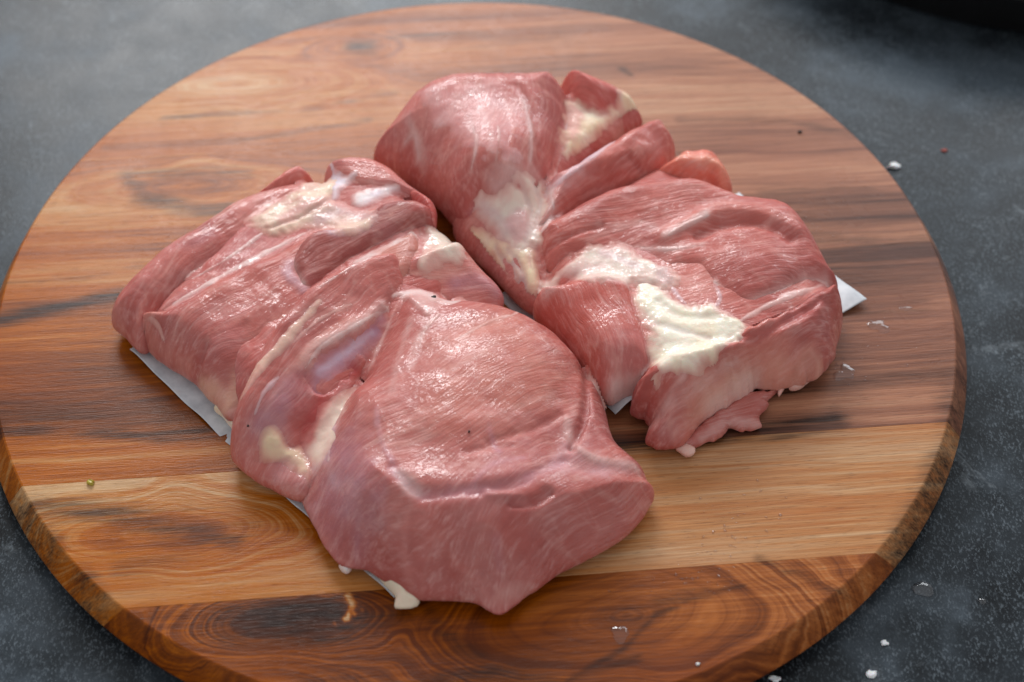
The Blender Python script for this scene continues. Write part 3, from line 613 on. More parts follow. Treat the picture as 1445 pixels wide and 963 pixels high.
# ------------------------------------------------------------------ left thigh
A = thigh('broad chicken thigh with white sinew lines, farthest from the big fat pad', 400, 420)
part('muscle', A, [Lobe([(215, 440, 14), (280, 370, 16), (360, 300, 18), (470, 262, 18), (560, 270, 18), (625, 330, 16), (690, 400, 12), (640, 450, 10), (560, 520, 8), (480, 620, 6), (400, 640, 6), (350, 600, 6), (290, 530, 6), (225, 480, 8)], [(260, 430, 23), (350, 360, 26), (450, 310, 27.5), (560, 310, 28), (620, 370, 25), (330, 480, 24), (430, 410, 27), (520, 390, 28), (400, 520, 25), (480, 470, 26), (370, 590, 17), (440, 600, 19), (560, 440, 26), (660, 410, 21)], R=14, z0=8)], [], base=lin(196, 112, 106), alt=lin(184, 98, 94), fib=((230, 500), (520, 340)), seed=20, lump=0.8)
part('muscle', A, [Lobe([(160, 462, 4), (170, 424, 10), (190, 395, 14), (218, 361, 18), (275, 319, 20), (320, 290, 20), (365, 270, 20), (420, 262, 18), (470, 285, 10), (455, 330, 8), (380, 380, 6), (300, 430, 6), (240, 470, 6), (205, 505, 4), (180, 486, 4)],
     [(200, 430, 21), (250, 380, 25), (310, 340, 26), (370, 310, 25), (430, 300, 24), (300, 380, 24), (220, 460, 18)], R=13, z0=7)],
     [S([(270, 396), (310, 372), (368, 330)], 1.6, WHITE, 0.7, h=0.5), S([(350, 300), (400, 285), (430, 270)], 5, lin(226, 160, 152), 0.5), S([(300, 395), (350, 368), (400, 335)], 1.6, DEEP, 0.4, h=-1.6, f=0), S([(240, 350), (270, 345), (300, 330)], 2.5, LILAC, 0.3), S([(165, 440), (163, 465), (176, 482)], 2.5, lin(226, 168, 156), 0.6)], fib=((200, 440), (420, 290)), wr=0.3, lump=0.8, base=lin(198, 122, 116), seed=21)
part('muscle', A, [Lobe([(345, 290, 18), (372, 262, 22), (399, 236, 24), (425, 228, 24), (441, 243, 22), (445, 270, 14), (420, 300, 10), (370, 310, 10)], [(420, 250, 28), (385, 275, 27), (400, 290, 26)], R=8, z0=10)], [], base=lin(214, 128, 118), alt=lin(202, 110, 102), seed=22, lump=0.9, fib=((350, 300), (430, 235)))
part('muscle', A, [Lobe([(455, 250, 20), (470, 230, 24), (503, 219, 26), (545, 228, 26), (581, 261, 22), (606, 290, 16), (600, 320, 10), (540, 330, 8), (480, 310, 8)], [(510, 240, 31), (550, 255, 31), (490, 270, 30), (580, 285, 27), (530, 290, 28)], R=10, z0=10)], [], base=lin(208, 136, 130), alt=lin(200, 118, 112), seed=23, lump=0.6, fib=((480, 250), (580, 270)))
drape('fat_pad', A, [DL([(352, 312), (385, 290), (412, 272), (440, 254), (462, 244), (480, 262), (470, 282), (500, 296), (528, 300), (520, 318), (480, 330), (440, 318), (400, 332), (375, 330)], [(400, 295, 28), (450, 265, 31), (470, 300, 30), (500, 308, 29.5), (420, 318, 28), (380, 318, 27)], R=5, zo=26, z0=20, zb=10, rag=2)],
     [S([(400, 315), (440, 290), (480, 290)], 3, lin(214, 150, 148), 0.6), S([(410, 288), (425, 284)], 1.5, BLOOD, 0.45), S([(450, 312), (490, 300), (525, 305)], 4, LILAC, 0.5), S([(385, 325), (440, 300), (470, 282)], 1.2, lin(200, 150, 140), 0.5, h=-1.0)], base=lin(228, 204, 180), alt=lin(220, 184, 168), fat=1, lump=1.2, lscale=0.15, seed=24)
drape('membrane', A, [DL([(456, 243), (480, 240), (505, 242), (498, 256), (484, 268), (474, 282), (464, 268)], [(470, 250, 32.5), (495, 248, 32.5), (475, 270, 32)], R=3, zo=31, z0=29.5, zb=26, rag=1.0, th=0.7)], base=lin(216, 206, 220), alt=lin(226, 216, 222), fat=0.9, lump=0.4, seed=25)
drape('membrane', A, [DL([(500, 276), (530, 266), (560, 257), (567, 270), (535, 286), (503, 292)], [(515, 280, 31.5), (550, 268, 32)], R=3, zo=30, z0=28.5, zb=24, rag=1.0, th=0.7)], base=lin(220, 208, 218), alt=lin(230, 218, 216), fat=0.9, lump=0.4, seed=26)
part('muscle', A, [Lobe([(202, 448, 14), (245, 428, 22), (300, 395, 24), (370, 358, 25), (446, 322, 25), (520, 312, 24), (590, 330, 20), (605, 370, 12), (580, 430, 8), (500, 480, 6), (420, 540, 6), (360, 600, 4), (325, 600, 4), (300, 572, 5), (272, 543, 5), (240, 524, 5), (210, 500, 5), (200, 475, 8)],
     [(260, 450, 27), (320, 420, 29), (400, 380, 29), (480, 350, 28), (560, 350, 28), (240, 490, 20), (310, 500, 23), (390, 450, 27), (340, 550, 15), (450, 420, 26), (540, 400, 25)], R=12, z0=7)],
     [S([(244, 430), (300, 398), (350, 372), (400, 345), (446, 322)], 2.2, WHITE, 0.75, h=0.8), S([(210, 447), (240, 436), (280, 415)], 4, lin(224, 164, 152), 0.5, h=0.6), S([(400, 505), (425, 472), (451, 425)], 5, lin(226, 180, 162), 0.45, n=2.5), S([(312, 590), (330, 560), (350, 535), (385, 500), (410, 470)], 4.5, lin(232, 200, 176), 0.75, h=0.8, n=1.5),
      S([(272, 540), (282, 515), (290, 490)], 1.3, lin(186, 100, 92), 0.5, h=-1.8, f=0), S([(285, 548), (300, 556), (318, 572)], 3, lin(234, 196, 170), 0.7), S([(411, 372), (408, 390), (428, 408)], 2.6, lin(206, 176, 190), 0.75, h=0.8), PT([(240, 450), (330, 430), (350, 480), (270, 510)], 10, lin(188, 104, 98), 0.3, f=0), S([(215, 490), (240, 512), (266, 520)], 2.4, lin(222, 158, 146), 0.5, h=0.5)], fib=((230, 500), (520, 340)), wr=0.32, lump=0.8, base=lin(194, 114, 106), seed=27)
part('muscle', A, [Lobe([(440, 334), (503, 324), (534, 298), (581, 290), (613, 300), (609, 319), (592, 327), (503, 371), (453, 402), (427, 410), (414, 394), (409, 371)], [(450, 370, 30.5), (520, 335, 32), (580, 305, 33), (430, 395, 30), (500, 360, 30)], R=7, zo=27, z0=22, zb=10, rag=0.5)],
     [S([(410, 372), (416, 396), (432, 410)], 1.8, WHITE, 0.7), PT([(452, 320), (480, 308), (530, 300), (524, 318), (495, 330), (462, 326)], 3, lin(214, 196, 208), 0.85), S([(585, 293), (608, 300), (612, 316)], 2, lin(200, 90, 86), 0.5)], base=lin(154, 84, 80), alt=lin(146, 76, 73), fib=((430, 390), (600, 300)), wr=0.1, lump=0.35, seed=28)
part('muscle', A, [Lobe([(445, 412), (500, 375), (545, 350), (581, 330), (596, 345), (592, 372), (580, 390), (545, 408), (480, 424)], [(500, 395, 29.5), (560, 360, 31), (580, 375, 29.5)], R=6, zo=26, z0=21, zb=10, rag=0.8)],
     [S([(452, 404), (500, 374), (545, 350), (583, 331)], 2.0, WHITE, 0.7, h=0.4)], base=lin(200, 136, 122), alt=lin(190, 120, 108), fib=((450, 410), (590, 340)), wr=0.25, seed=29)
part('muscle', A, [Lobe([(578, 268), (600, 276), (616, 292), (614, 310), (604, 308), (590, 290)], [(598, 288, 33), (610, 300, 31)], R=5, zo=28, z0=25, zb=14, rag=0.8)], [], base=lin(206, 118, 112), alt=lin(190, 84, 82), seed=30, lump=0.8, lscale=0.2)
drape('fat_pad', A, [DL([(616, 303), (632, 311), (650, 336), (654, 364), (630, 372), (600, 384), (588, 380), (598, 352), (610, 325)], [(626, 320, 30), (640, 350, 26), (605, 368, 28)], R=6, zo=23, z0=17, zb=8, rag=1.2)],
     [PT([(600, 350), (625, 362), (640, 375), (600, 385)], 5, lin(214, 150, 140), 0.7, f=0.3)], base=lin(238, 226, 208), alt=lin(228, 206, 190), fat=1, lump=0.9, lscale=0.12, seed=31)
part('muscle', A, [Lobe([(570, 385), (600, 375), (650, 362), (680, 385), (712, 412), (690, 440), (600, 450), (555, 430)], [(610, 392, 25), (660, 385, 23), (690, 405, 20), (600, 430, 20)], R=8, zo=16, z0=12, zb=4)], [S([(640, 400), (680, 398), (700, 410)], 4, LILAC, 0.6), S([(560, 404), (600, 392), (640, 380)], 3, lin(226, 176, 164), 0.5)], base=lin(208, 134, 126), alt=lin(194, 112, 106), seed=32, lump=1.0)
part('muscle', A, [Lobe([(560, 402), (520, 412), (470, 436), (430, 462), (400, 495), (375, 528), (352, 572), (335, 600), (324, 634), (342, 662), (376, 682), (428, 702), (474, 670), (520, 560), (580, 460), (580, 415)],
     [(550, 415, 29), (500, 440, 31), (440, 480, 32), (400, 530, 30), (365, 590, 25), (350, 630, 17), (480, 500, 28), (440, 560, 24), (400, 620, 18), (540, 470, 26)], R=9, zo=9, z0=8)],
     [S([(540, 435), (490, 468), (450, 490), (430, 520)], 2.6, WHITE, 0.6, h=0.8), S([(500, 450), (450, 480), (400, 540), (375, 590)], 1.6, lin(228, 176, 166), 0.5), PT([(370, 560), (420, 520), (440, 560), (400, 620), (360, 630), (345, 610)], 8, LILAC, 0.8, f=0.3),
      PT([(436, 522), (470, 490), (510, 468), (545, 445), (540, 478), (500, 515), (470, 545), (440, 548)], 4, lin(172, 122, 140), 0.8, h=-2.5, f=0.4), S([(432, 525), (425, 560), (420, 600)], 3, lin(180, 84, 82), 0.6, h=-1.0, f=0.1), S([(500, 520), (470, 545), (440, 590), (430, 625)], 3.0, BLOOD, 0.7, h=-1.0, f=0.2),
      S([(420, 460), (450, 448), (500, 425)], 2.0, lin(226, 170, 160), 0.5), PT([(395, 640), (440, 640), (430, 692), (380, 672)], 4, lin(170, 124, 132), 0.6)], fib=((350, 620), (540, 430)), wr=0.3, lump=0.8, base=lin(198, 120, 114), seed=33)
drape('fat_pad', A, [DL([(364, 622), (380, 610), (398, 622), (408, 636), (432, 640), (438, 668), (418, 664), (398, 650), (372, 644)], [(382, 626, 20), (410, 645, 17), (430, 655, 15)], R=5, zo=13, z0=10, zb=4, rag=1.5)], [], base=lin(236, 216, 180), alt=lin(228, 202, 166), fat=1, lump=1.4, lscale=0.2, seed=34)
drape('fat_pad', A, [DL([(432, 640), (440, 605), (460, 575), (486, 550), (504, 556), (490, 600), (465, 640), (448, 664)], [(455, 605, 24), (485, 570, 28), (450, 640, 19)], R=5, zo=19, z0=15, zb=6, rag=1.0)], [S([(498, 526), (470, 548), (447, 582), (434, 622)], 2.6, BLOOD, 0.85)], base=lin(232, 208, 190), alt=lin(226, 190, 176), fat=1, lump=0.9, lscale=0.15, seed=35)
part('fat_bead', A, [Lobe([(300, 575), (318, 568), (334, 582), (330, 604), (316, 590)], [(318, 584, 9)], R=4, zo=5, z0=4, zb=1.0, rag=1.0)], base=lin(236, 214, 192), alt=CREAM, fat=1, lump=0.5, seed=36)

# ------------------------------------------------------------------ front thigh
B = thigh('smooth broad chicken thigh at the board front with silvery crease and dripping fat tip', 660, 690)
part('muscle', B, [
     Lobe([(548, 420, 20), (560, 403, 26), (585, 393, 28), (628, 400, 29), (718, 413, 28), (781, 453, 24), (808, 490, 18), (824, 528, 12), (828, 590, 8), (830, 660, 8), (800, 745, 6), (700, 800, 6), (580, 795, 6), (520, 740, 8), (500, 660, 10), (495, 595, 14), (510, 533, 18), (532, 470, 20)],
          [(600, 420, 32), (700, 445, 34), (640, 510, 37), (740, 520, 35), (590, 590, 35), (690, 600, 35), (780, 570, 29), (560, 500, 31), (620, 680, 30), (740, 660, 30), (530, 620, 30), (790, 630, 26), (600, 740, 26), (700, 745, 26), (780, 700, 25), (560, 700, 27)], R=20, z0=9),
     Lobe([(520, 700, 10), (570, 680, 20), (650, 680, 20), (760, 670, 20), (850, 655, 20), (895, 658, 18), (922, 684, 10), (916, 719, 5), (893, 752, 4), (850, 783, 4), (790, 815, 4), (745, 845, 4), (728, 862, 3), (708, 876, 2), (690, 868, 3), (665, 853, 4), (612, 852, 4), (578, 842, 5), (542, 805, 5), (520, 750, 8)],
          [(580, 715, 28.5), (680, 715, 29.5), (780, 695, 29), (870, 680, 24), (900, 695, 18), (600, 780, 23), (700, 780, 23), (800, 750, 21), (705, 845, 11), (560, 770, 22), (640, 825, 16)], R=20, z0=6),
     Lobe([(510, 570, 16), (560, 600, 20), (580, 720, 14), (560, 800, 5), (524, 797, 4), (490, 805, 3), (469, 789, 4), (442, 746, 4), (425, 698, 5), (438, 648, 10), (462, 605, 14)],
          [(520, 620, 29), (480, 640, 23), (460, 690, 19), (480, 750, 16), (530, 720, 26), (530, 770, 19), (495, 790, 10)], R=20, z0=6),
     Lobe([(800, 560, 12), (832, 545, 9), (850, 575, 8), (868, 630, 8), (905, 662, 10), (880, 690, 8), (800, 690, 8), (785, 620, 10)], [(820, 580, 20), (840, 630, 21), (800, 640, 26), (870, 665, 21)], R=8, z0=6)],
     [PT([(558, 405), (585, 396), (640, 408), (655, 424), (612, 440), (585, 428), (560, 424)], 3, lin(230, 206, 204), 0.75, h=0.5), S([(560, 425), (540, 470), (515, 530)], 2, lin(224, 176, 168), 0.5),
      S([(532, 588), (538, 630), (554, 664)], 1.2, lin(206, 172, 188), 0.55, h=0.2, n=1.4), S([(556, 676), (575, 694), (598, 704), (650, 702), (718, 692), (760, 675), (792, 660)], 2.2, lin(192, 146, 164), 0.65, h=-1.2), PT([(556, 680), (572, 676), (596, 694), (594, 708), (572, 706)], 3, lin(228, 214, 212), 0.5, h=0.2),
      PT([(772, 668), (780, 640), (800, 634), (830, 658), (890, 664), (850, 676), (800, 674)], 4, lin(214, 180, 190), 0.55, h=0.2), S([(720, 712), (755, 708), (775, 696)], 1.6, lin(150, 74, 78), 0.5, h=-1.8, f=0), S([(690, 704), (740, 706)], 1.6, lin(200, 150, 150), 0.5, h=0.8), S([(800, 600), (808, 630), (840, 660), (895, 668)], 2, WHITE, 0.5, h=0.6),
      S([(497, 545), (475, 590), (456, 640), (446, 660)], 2.6, lin(228, 212, 216), 0.8, h=0.8), S([(470, 610), (462, 650), (476, 690)], 1.6, lin(220, 200, 208), 0.7), PT([(450, 640), (500, 600), (540, 680), (530, 760), (480, 780), (440, 730)], 14, LILAC, 0.8, f=0.4, n=4), S([(488, 690), (500, 720)], 3, lin(204, 168, 178), 0.4),
      S([(640, 480), (700, 450), (740, 440)], 1.6, PALE, 0.5, n=2), S([(580, 520), (590, 480), (610, 450)], 1.4, WHITE, 0.4), S([(552, 560), (565, 500), (580, 450)], 1.4, WHITE, 0.35), S([(700, 480), (680, 500), (640, 520)], 1.2, WHITE, 0.35), S([(690, 590), (740, 570), (780, 560)], 1.3, WHITE, 0.3),
      S([(690, 600), (696, 625), (705, 640)], 1.0, lin(190, 150, 180), 0.45), S([(660, 700), (700, 660), (740, 650)], 1.1, lin(210, 170, 190), 0.45), S([(575, 735), (570, 790), (580, 830)], 1.4, PALE, 0.4), S([(700, 760), (705, 800)], 1.6, LILAC, 0.35), PT([(700, 830), (745, 820), (755, 832), (720, 850), (695, 855)], 4, lin(214, 164, 156), 0.6), S([(640, 800), (670, 820), (685, 845)], 1.4, PALE, 0.4, h=0.6),
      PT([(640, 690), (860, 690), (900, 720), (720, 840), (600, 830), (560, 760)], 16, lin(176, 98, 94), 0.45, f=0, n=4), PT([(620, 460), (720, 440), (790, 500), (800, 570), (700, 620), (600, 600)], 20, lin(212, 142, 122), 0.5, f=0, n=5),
      PT([(828, 548), (848, 575), (866, 628), (830, 640), (812, 600)], 4, lin(156, 90, 90), 0.6, f=0), S([(826, 540), (826, 590), (806, 640)], 1.6, lin(150, 80, 80), 0.4, h=-2.2, f=0), S([(425, 700), (440, 745), (468, 788)], 2, lin(212, 164, 162), 0.4), S([(672, 598), (720, 590)], 4, PALE, 0.3, h=0.5), S([(690, 625), (750, 605), (790, 590)], 1.6, DEEP, 0.2, h=-0.8, f=0), S([(660, 640), (720, 630)], 1.6, DEEP, 0.2, h=-0.7, f=0)],
     k=7.0, fib=((560, 620), (760, 480)), wr=0.14, lump=0.9, lscale=0.06, base=lin(188, 114, 108), alt=lin(178, 100, 96), seed=41, vox=0.6)
part('fat_drip', B, [Lobe([(518, 792), (548, 788), (566, 808), (576, 832), (592, 848), (580, 857), (556, 857), (558, 842), (545, 826)], [(535, 798, 12), (556, 815, 11), (568, 840, 8), (580, 852, 6)], R=5, zo=4, z0=4, zb=0.8, rag=0.8)], base=lin(236, 222, 196), alt=lin(228, 208, 186), fat=1, lump=0.9, lscale=0.16, seed=42)
part('fat_bead', B, [Lobe([(478, 800), (490, 794), (497, 803), (488, 810)], [(488, 802, 7)], R=3, zo=3, z0=3, zb=0.8, rag=0.4)], base=lin(238, 222, 214), alt=WHITE, fat=1, lump=0.2, seed=43)
drape('tendon', B, [DL([(829, 546), (846, 548), (848, 562), (856, 580), (864, 600), (866, 616), (858, 612), (850, 590), (838, 570)], [(838, 556, 14), (850, 585, 12), (860, 606, 11)], R=3, zo=9, z0=8, zb=3, rag=0.5)], base=lin(222, 190, 180), alt=lin(230, 206, 196), fat=0.9, lump=0.5, seed=44)

drape('membrane', A, [DL([(438, 520), (470, 492), (508, 470), (540, 448), (540, 474), (500, 512), (468, 538), (442, 545)], [], R=6, th=0.3, rag=0.8)], [S([(450, 525), (490, 498), (525, 472)], 1.2, lin(214, 196, 214), 0.5)], base=lin(172, 128, 148), alt=lin(186, 140, 154), edge=lin(190, 120, 124), fat=0.9, lump=0.4, seed=37)
drape('membrane', B, [DL([(556, 678), (570, 672), (592, 690), (600, 704), (580, 708), (566, 698)], [], R=4, th=0.6, rag=0.8)], base=lin(226, 212, 214), alt=lin(206, 178, 188), edge=lin(198, 150, 156), fat=0.9, lump=0.6, seed=45)
drape('membrane', B, [DL([(772, 668), (776, 648), (790, 640), (806, 650), (832, 658), (820, 668), (796, 672)], [], R=4, th=0.7, rag=1.0)], base=lin(220, 200, 206), alt=lin(206, 172, 184), edge=lin(198, 150, 156), fat=0.9, lump=0.8, seed=46)
drape('membrane', C, [DL([(590, 130), (640, 112), (700, 118), (735, 160), (730, 215), (690, 225), (640, 190), (600, 170)], [], R=14, th=0.15, rag=5)], base=lin(210, 150, 150), alt=lin(218, 172, 172), edge=lin(202, 136, 134), alpha=0.5, fat=0.3, lump=0.3, seed=47)
W8 = lin(230, 208, 204); BG = lin(228, 190, 166); LW = lin(214, 190, 200)
for i, (o, pts, w, c) in enumerate([
    (A, [(244, 430), (300, 398), (350, 371), (400, 345), (446, 322)], 7, W8), (A, [(272, 394), (320, 366), (370, 330)], 5, W8), (A, [(452, 405), (500, 375), (545, 351), (585, 331)], 6, W8),
    (A, [(452, 424), (425, 455), (398, 487), (370, 515), (345, 548), (322, 588)], 15, BG), (A, [(545, 434), (500, 462), (455, 490), (430, 522)], 6, W8), (A, [(500, 428), (450, 452), (412, 486)], 5, lin(224, 170, 158)),
    (A, [(360, 585), (372, 556), (395, 530)], 6, LW), (A, [(210, 448), (225, 462), (232, 490)], 5, lin(222, 166, 152)),
    (B, [(500, 546), (478, 590), (456, 640)], 8, W8), (B, [(470, 612), (464, 650), (478, 694)], 5, W8), (B, [(562, 428), (545, 470), (520, 528)], 4, lin(218, 168, 162)), (B, [(590, 500), (598, 470), (618, 445)], 3, lin(222, 180, 172)), (B, [(640, 482), (690, 455), (738, 440)], 3, lin(220, 172, 162)),
    (B, [(556, 420), (590, 412), (630, 428), (650, 424)], 8, W8), (B, [(800, 604), (806, 634), (838, 660), (892, 668)], 5, LW), (B, [(600, 704), (660, 702), (720, 692), (770, 672)], 5, LW), (B, [(690, 712), (740, 708), (770, 698)], 3, W8),
    (D, [(1040, 456), (1105, 422), (1168, 402)], 9, lin(226, 190, 184)), (D, [(868, 556), (890, 550), (920, 543)], 8, W8), (D, [(938, 335), (965, 320), (1005, 302)], 7, W8), (D, [(936, 382), (950, 410), (970, 432)], 6, LW), (D, [(1008, 438), (1016, 420), (1008, 402)], 6, LW),
    (D, [(774, 268), (811, 239), (850, 207), (887, 180)], 13, LW), (D, [(776, 268), (780, 298), (762, 332)], 7, W8), (D, [(900, 352), (945, 352), (990, 346)], 4, W8),
    (C, [(803, 150), (797, 200), (782, 252)], 4, W8), (C, [(660, 160), (672, 200), (664, 244)], 4, lin(218, 176, 174)), (C, [(696, 150), (704, 190), (700, 228)], 4, lin(222, 180, 178)), (C, [(738, 140), (750, 185), (748, 232)], 4, lin(220, 178, 176)), (C, [(570, 206), (584, 190), (590, 226)], 4, lin(220, 178, 180))]): sinew(o, pts, w, c, 200 + i)
GS = np.maximum(G * 0.5 + 0.5 * blur(G, 2.0), blur(G, 4.0))
for a_, k_ in DRAPES: drape_now(GS, *a_, **k_)
# ------------------------------------------------------------------ parchment
def paper_material():
    t = NT('parchment_paper'); n = t.noise(t.pos(), 120, 4, 0.6)
    st = t.noise(t.pos(), 45, 3, 0.6)
    c = t.ramp(n, [(0.3, lin(176, 180, 186)), (0.7, lin(216, 219, 223))]); c = t.mix(t.mr(st, 0.5, 0.7, 0.0, 0.45), c, lin(196, 168, 160))
    t.P(Base_Color=c, Roughness=0.55, Subsurface_Weight=0.0, Normal=t.bump(n, 0.3, 0.0004), Transmission_Weight=0.0)
    return t.m
PAPER = paper_material()
def sheet(label, corners, curl):
    """corners: four plan points (mm) in order; curl(s, t) lifts (mm)"""
    n = 110; P = np.array(corners, float); th = 0.12
    V = []
    for side in (1, 0):
        for j in range(n + 1):
            for i in range(n + 1):
                s, t = i / n, j / n
                p = (P[0] * (1 - s) + P[1] * s) * (1 - t) + (P[3] * (1 - s) + P[2] * s) * t
                z = 0.42 + 0.25 * float(fbm(np.array(p[0] * 0.09), np.array(p[1] * 0.09), 5, 3)) + curl(s, t)
                V.append((p[0], p[1], z - th * (1 - side)))
    N = (n + 1) ** 2; F = []
    for j in range(n):
        for i in range(n):
            a = j * (n + 1) + i; q = (a, a + 1, a + n + 2, a + n + 1); F.append(q); F.append(tuple(N + k for k in q[::-1]))
    ring = [i for i in range(n + 1)] + [j * (n + 1) + n for j in range(1, n + 1)] + [n * (n + 1) + i for i in range(n - 1, -1, -1)] + [j * (n + 1) for j in range(n - 1, 0, -1)]
    for a, b in zip(ring, ring[1:] + ring[:1]): F.append((b, a, N + a, N + b))
    o = mesh_obj('parchment_sheet', np.array(V) / 1000, F, PAPER); tag(o, label, 'paper', 'parchment under the chicken'); return o
def wp(px, py, z=0.3): return W(px, py, z)[:2]
a0, a1 = wp(184, 497), wp(556, 846)
dv = a1 - a0; pr = np.array([-dv[1], dv[0]]) / np.linalg.norm(dv)
if pr[1] < 0: pr = -pr
sheet('white parchment sheet peeking out along the left thigh and beside the fat drip', [a0, a1, a1 + pr * 82, a0 + pr * 82], lambda s, t: (1.3 + 1.6 * math.sin(s * 21) * math.sin(s * 8 + 1) + 0.8 * math.sin(s * 47)) * 0.6 * math.exp(-t * 12) + 0.8 * math.exp(-(s / 0.05) ** 2 - (t / 0.1) ** 2))
b0, b1, b3 = wp(1222, 428), wp(868, 592), wp(1043, 272)
b2 = b1 + (b3 - b0)
sheet('white parchment sheet with a bare corner sticking out past the fat-topped thigh', [b0, b1, b2, b3], lambda s, t: 2.5 * math.exp(-(s / 0.09) ** 2 - (t / 0.16) ** 2) + 8.0 * math.exp(-((s - 0.93) / 0.07) ** 2) * math.exp(-(t / 0.16) ** 2))

# ------------------------------------------------------------------ black skillet beyond the board
def skillet():
    q = simple('cast_iron', lin(22, 22, 23), 0.5); n = q.noise(q.pos(), 900, 2, 0.6); q.P(Normal=q.bump(n, 0.3, 0.0004))
    root = empty('skillet', (0.298, 0.349, TZ)); tag(root, 'black cast iron skillet standing on the table beyond the board', 'skillet')
    prof = [(0, 0.0005), (0.150, 0.0005), (0.157, 0.004), (0.166, 0.028), (0.169, 0.031), (0.167, 0.034), (0.161, 0.033), (0.152, 0.008), (0.145, 0.005), (0, 0.005)]
    n = 96; V = []; F = []
    for r, z in prof:
        for i in range(n): V.append((r * math.cos(2 * math.pi * i / n), r * math.sin(2 * math.pi * i / n), z))
    for k in range(len(prof) - 1):
        for i in range(n):
            j = (i + 1) % n; F.append((k * n + i, k * n + j, (k + 1) * n + j, (k + 1) * n + i))
    mesh_obj('pan', V, F, q.m, root).data.validate()
    V = []; F = []; pts = []
    for i in range(13):
        s = i / 12; x = 0.163 + 0.13 * s; w = 0.011 + 0.006 * math.sin(s * math.pi) + 0.006 * s; z = 0.029 + 0.010 * s
        if i == 12: w *= 0.5
        for a in range(10):
            th = 2 * math.pi * a / 10; V.append((x, w * math.cos(th), z + 0.005 * math.sin(th)))
    for i in range(12):
        for a in range(10):
            b = (a + 1) % 10; F.append((i * 10 + a, i * 10 + b, (i + 1) * 10 + b, (i + 1) * 10 + a))
    F.append(tuple(range(9, -1, -1))); F.append(tuple(120 + a for a in range(10)))
    h = mesh_obj('handle', V, F, q.m, root); h.rotation_euler = (0, 0, math.radians(35))
skillet()

# ------------------------------------------------------------------ drops, flakes and crumbs
def water_material():
    t = NT('water'); n = t.n; out = n['Material Output']
    tr = t.new('ShaderNodeBsdfTransparent'); tr.inputs[0].default_value = (0.98, 0.97, 0.97, 1)
    gl = t.new('ShaderNodeBsdfGlossy'); gl.inputs['Roughness'].default_value = 0.05
    fr = t.new('ShaderNodeFresnel'); fr.inputs[0].default_value = 1.7
    mx = t.new('ShaderNodeMixShader'); t.t.links.new(t.math('MULTIPLY', fr.outputs[0], t.math('SUBTRACT', 1.0, t.new('ShaderNodeNewGeometry').outputs['Backfacing'])), mx.inputs[0]); t.t.links.new(tr.outputs[0], mx.inputs[1]); t.t.links.new(gl.outputs[0], mx.inputs[2])
    t.t.links.new(mx.outputs[0], out.inputs[0]); return t.m
WATER = water_material()
def blob(name, cx, cy, rx, ry, hz, z, mat, seed, irr=0.15, rot=0.0, dome=True):
    """a lens shaped drop, mm"""
    rng = np.random.RandomState(seed); n = 28; m = 6; V = []; F = []
    ph = rng.rand(4) * 6.28
    rad = [1 + irr * (0.6 * math.sin(2 * 2 * math.pi * i / n + ph[0]) + 0.5 * math.sin(3 * 2 * math.pi * i / n + ph[1]) + 0.3 * math.sin(5 * 2 * math.pi * i / n + ph[2])) for i in range(n)]
    for k in range(m):
        f = math.cos(k / m * math.pi / 2); h = math.sin(k / m * math.pi / 2)
        for i in range(n):
            a = 2 * math.pi * i / n; x = rx * rad[i] * f * math.cos(a); y = ry * rad[i] * f * math.sin(a)
            V.append((x * math.cos(rot) - y * math.sin(rot), x * math.sin(rot) + y * math.cos(rot), hz * h))
    V.append((0, 0, hz)); V.append((0, 0, 0))
    for k in range(m - 1):
        for i in range(n): j = (i + 1) % n; F.append((k * n + i, k * n + j, (k + 1) * n + j, (k + 1) * n + i))
    for i in range(n): j = (i + 1) % n; F.append(((m - 1) * n + i, (m - 1) * n + j, m * n)); F.append((j, i, m * n + 1))
    o = mesh_obj(name, np.array(V) / 1000, F, mat); o.location = (cx / 1000, cy / 1000, z / 1000); return o
ZT = TZ * 1000
def drop(px, py, rx, ry, h, z, label, seed, irr=0.12, rot=0):
    p = W(px, py, z); o = blob('water_drop', p[0], p[1], rx, ry, h, z + 0.06, WATER, seed, irr, rot); tag(o, label, 'water drop', 'water drops'); return o
drop(1302, 832, 4.2, 3.6, 1.7, ZT, 'large clear water drop on the dark table near the board rim', 1)
drop(1386, 849, 1.6, 1.4, 0.8, ZT, 'tiny round water drop on the dark table beside a larger one', 2)
drop(1240, 461, 4.6, 3.2, 0.7, 0, 'flat puddle of juice on the wood beside the paper corner', 3, 0.35)
drop(1192, 527, 4.5, 3.8, 0.5, 0, 'thin wet smear on the wood against the meat, below the paper corner', 4, 0.4)
drop(1278, 436, 2.6, 1.4, 0.4, 0, 'narrow wet streak on the wood between paper corner and rim', 5, 0.3)
drop(875, 895, 3.6, 3.4, 0.9, 0, 'pinkish juice drop at the centre of the swirling wood knot', 6, 0.25, 0.6)

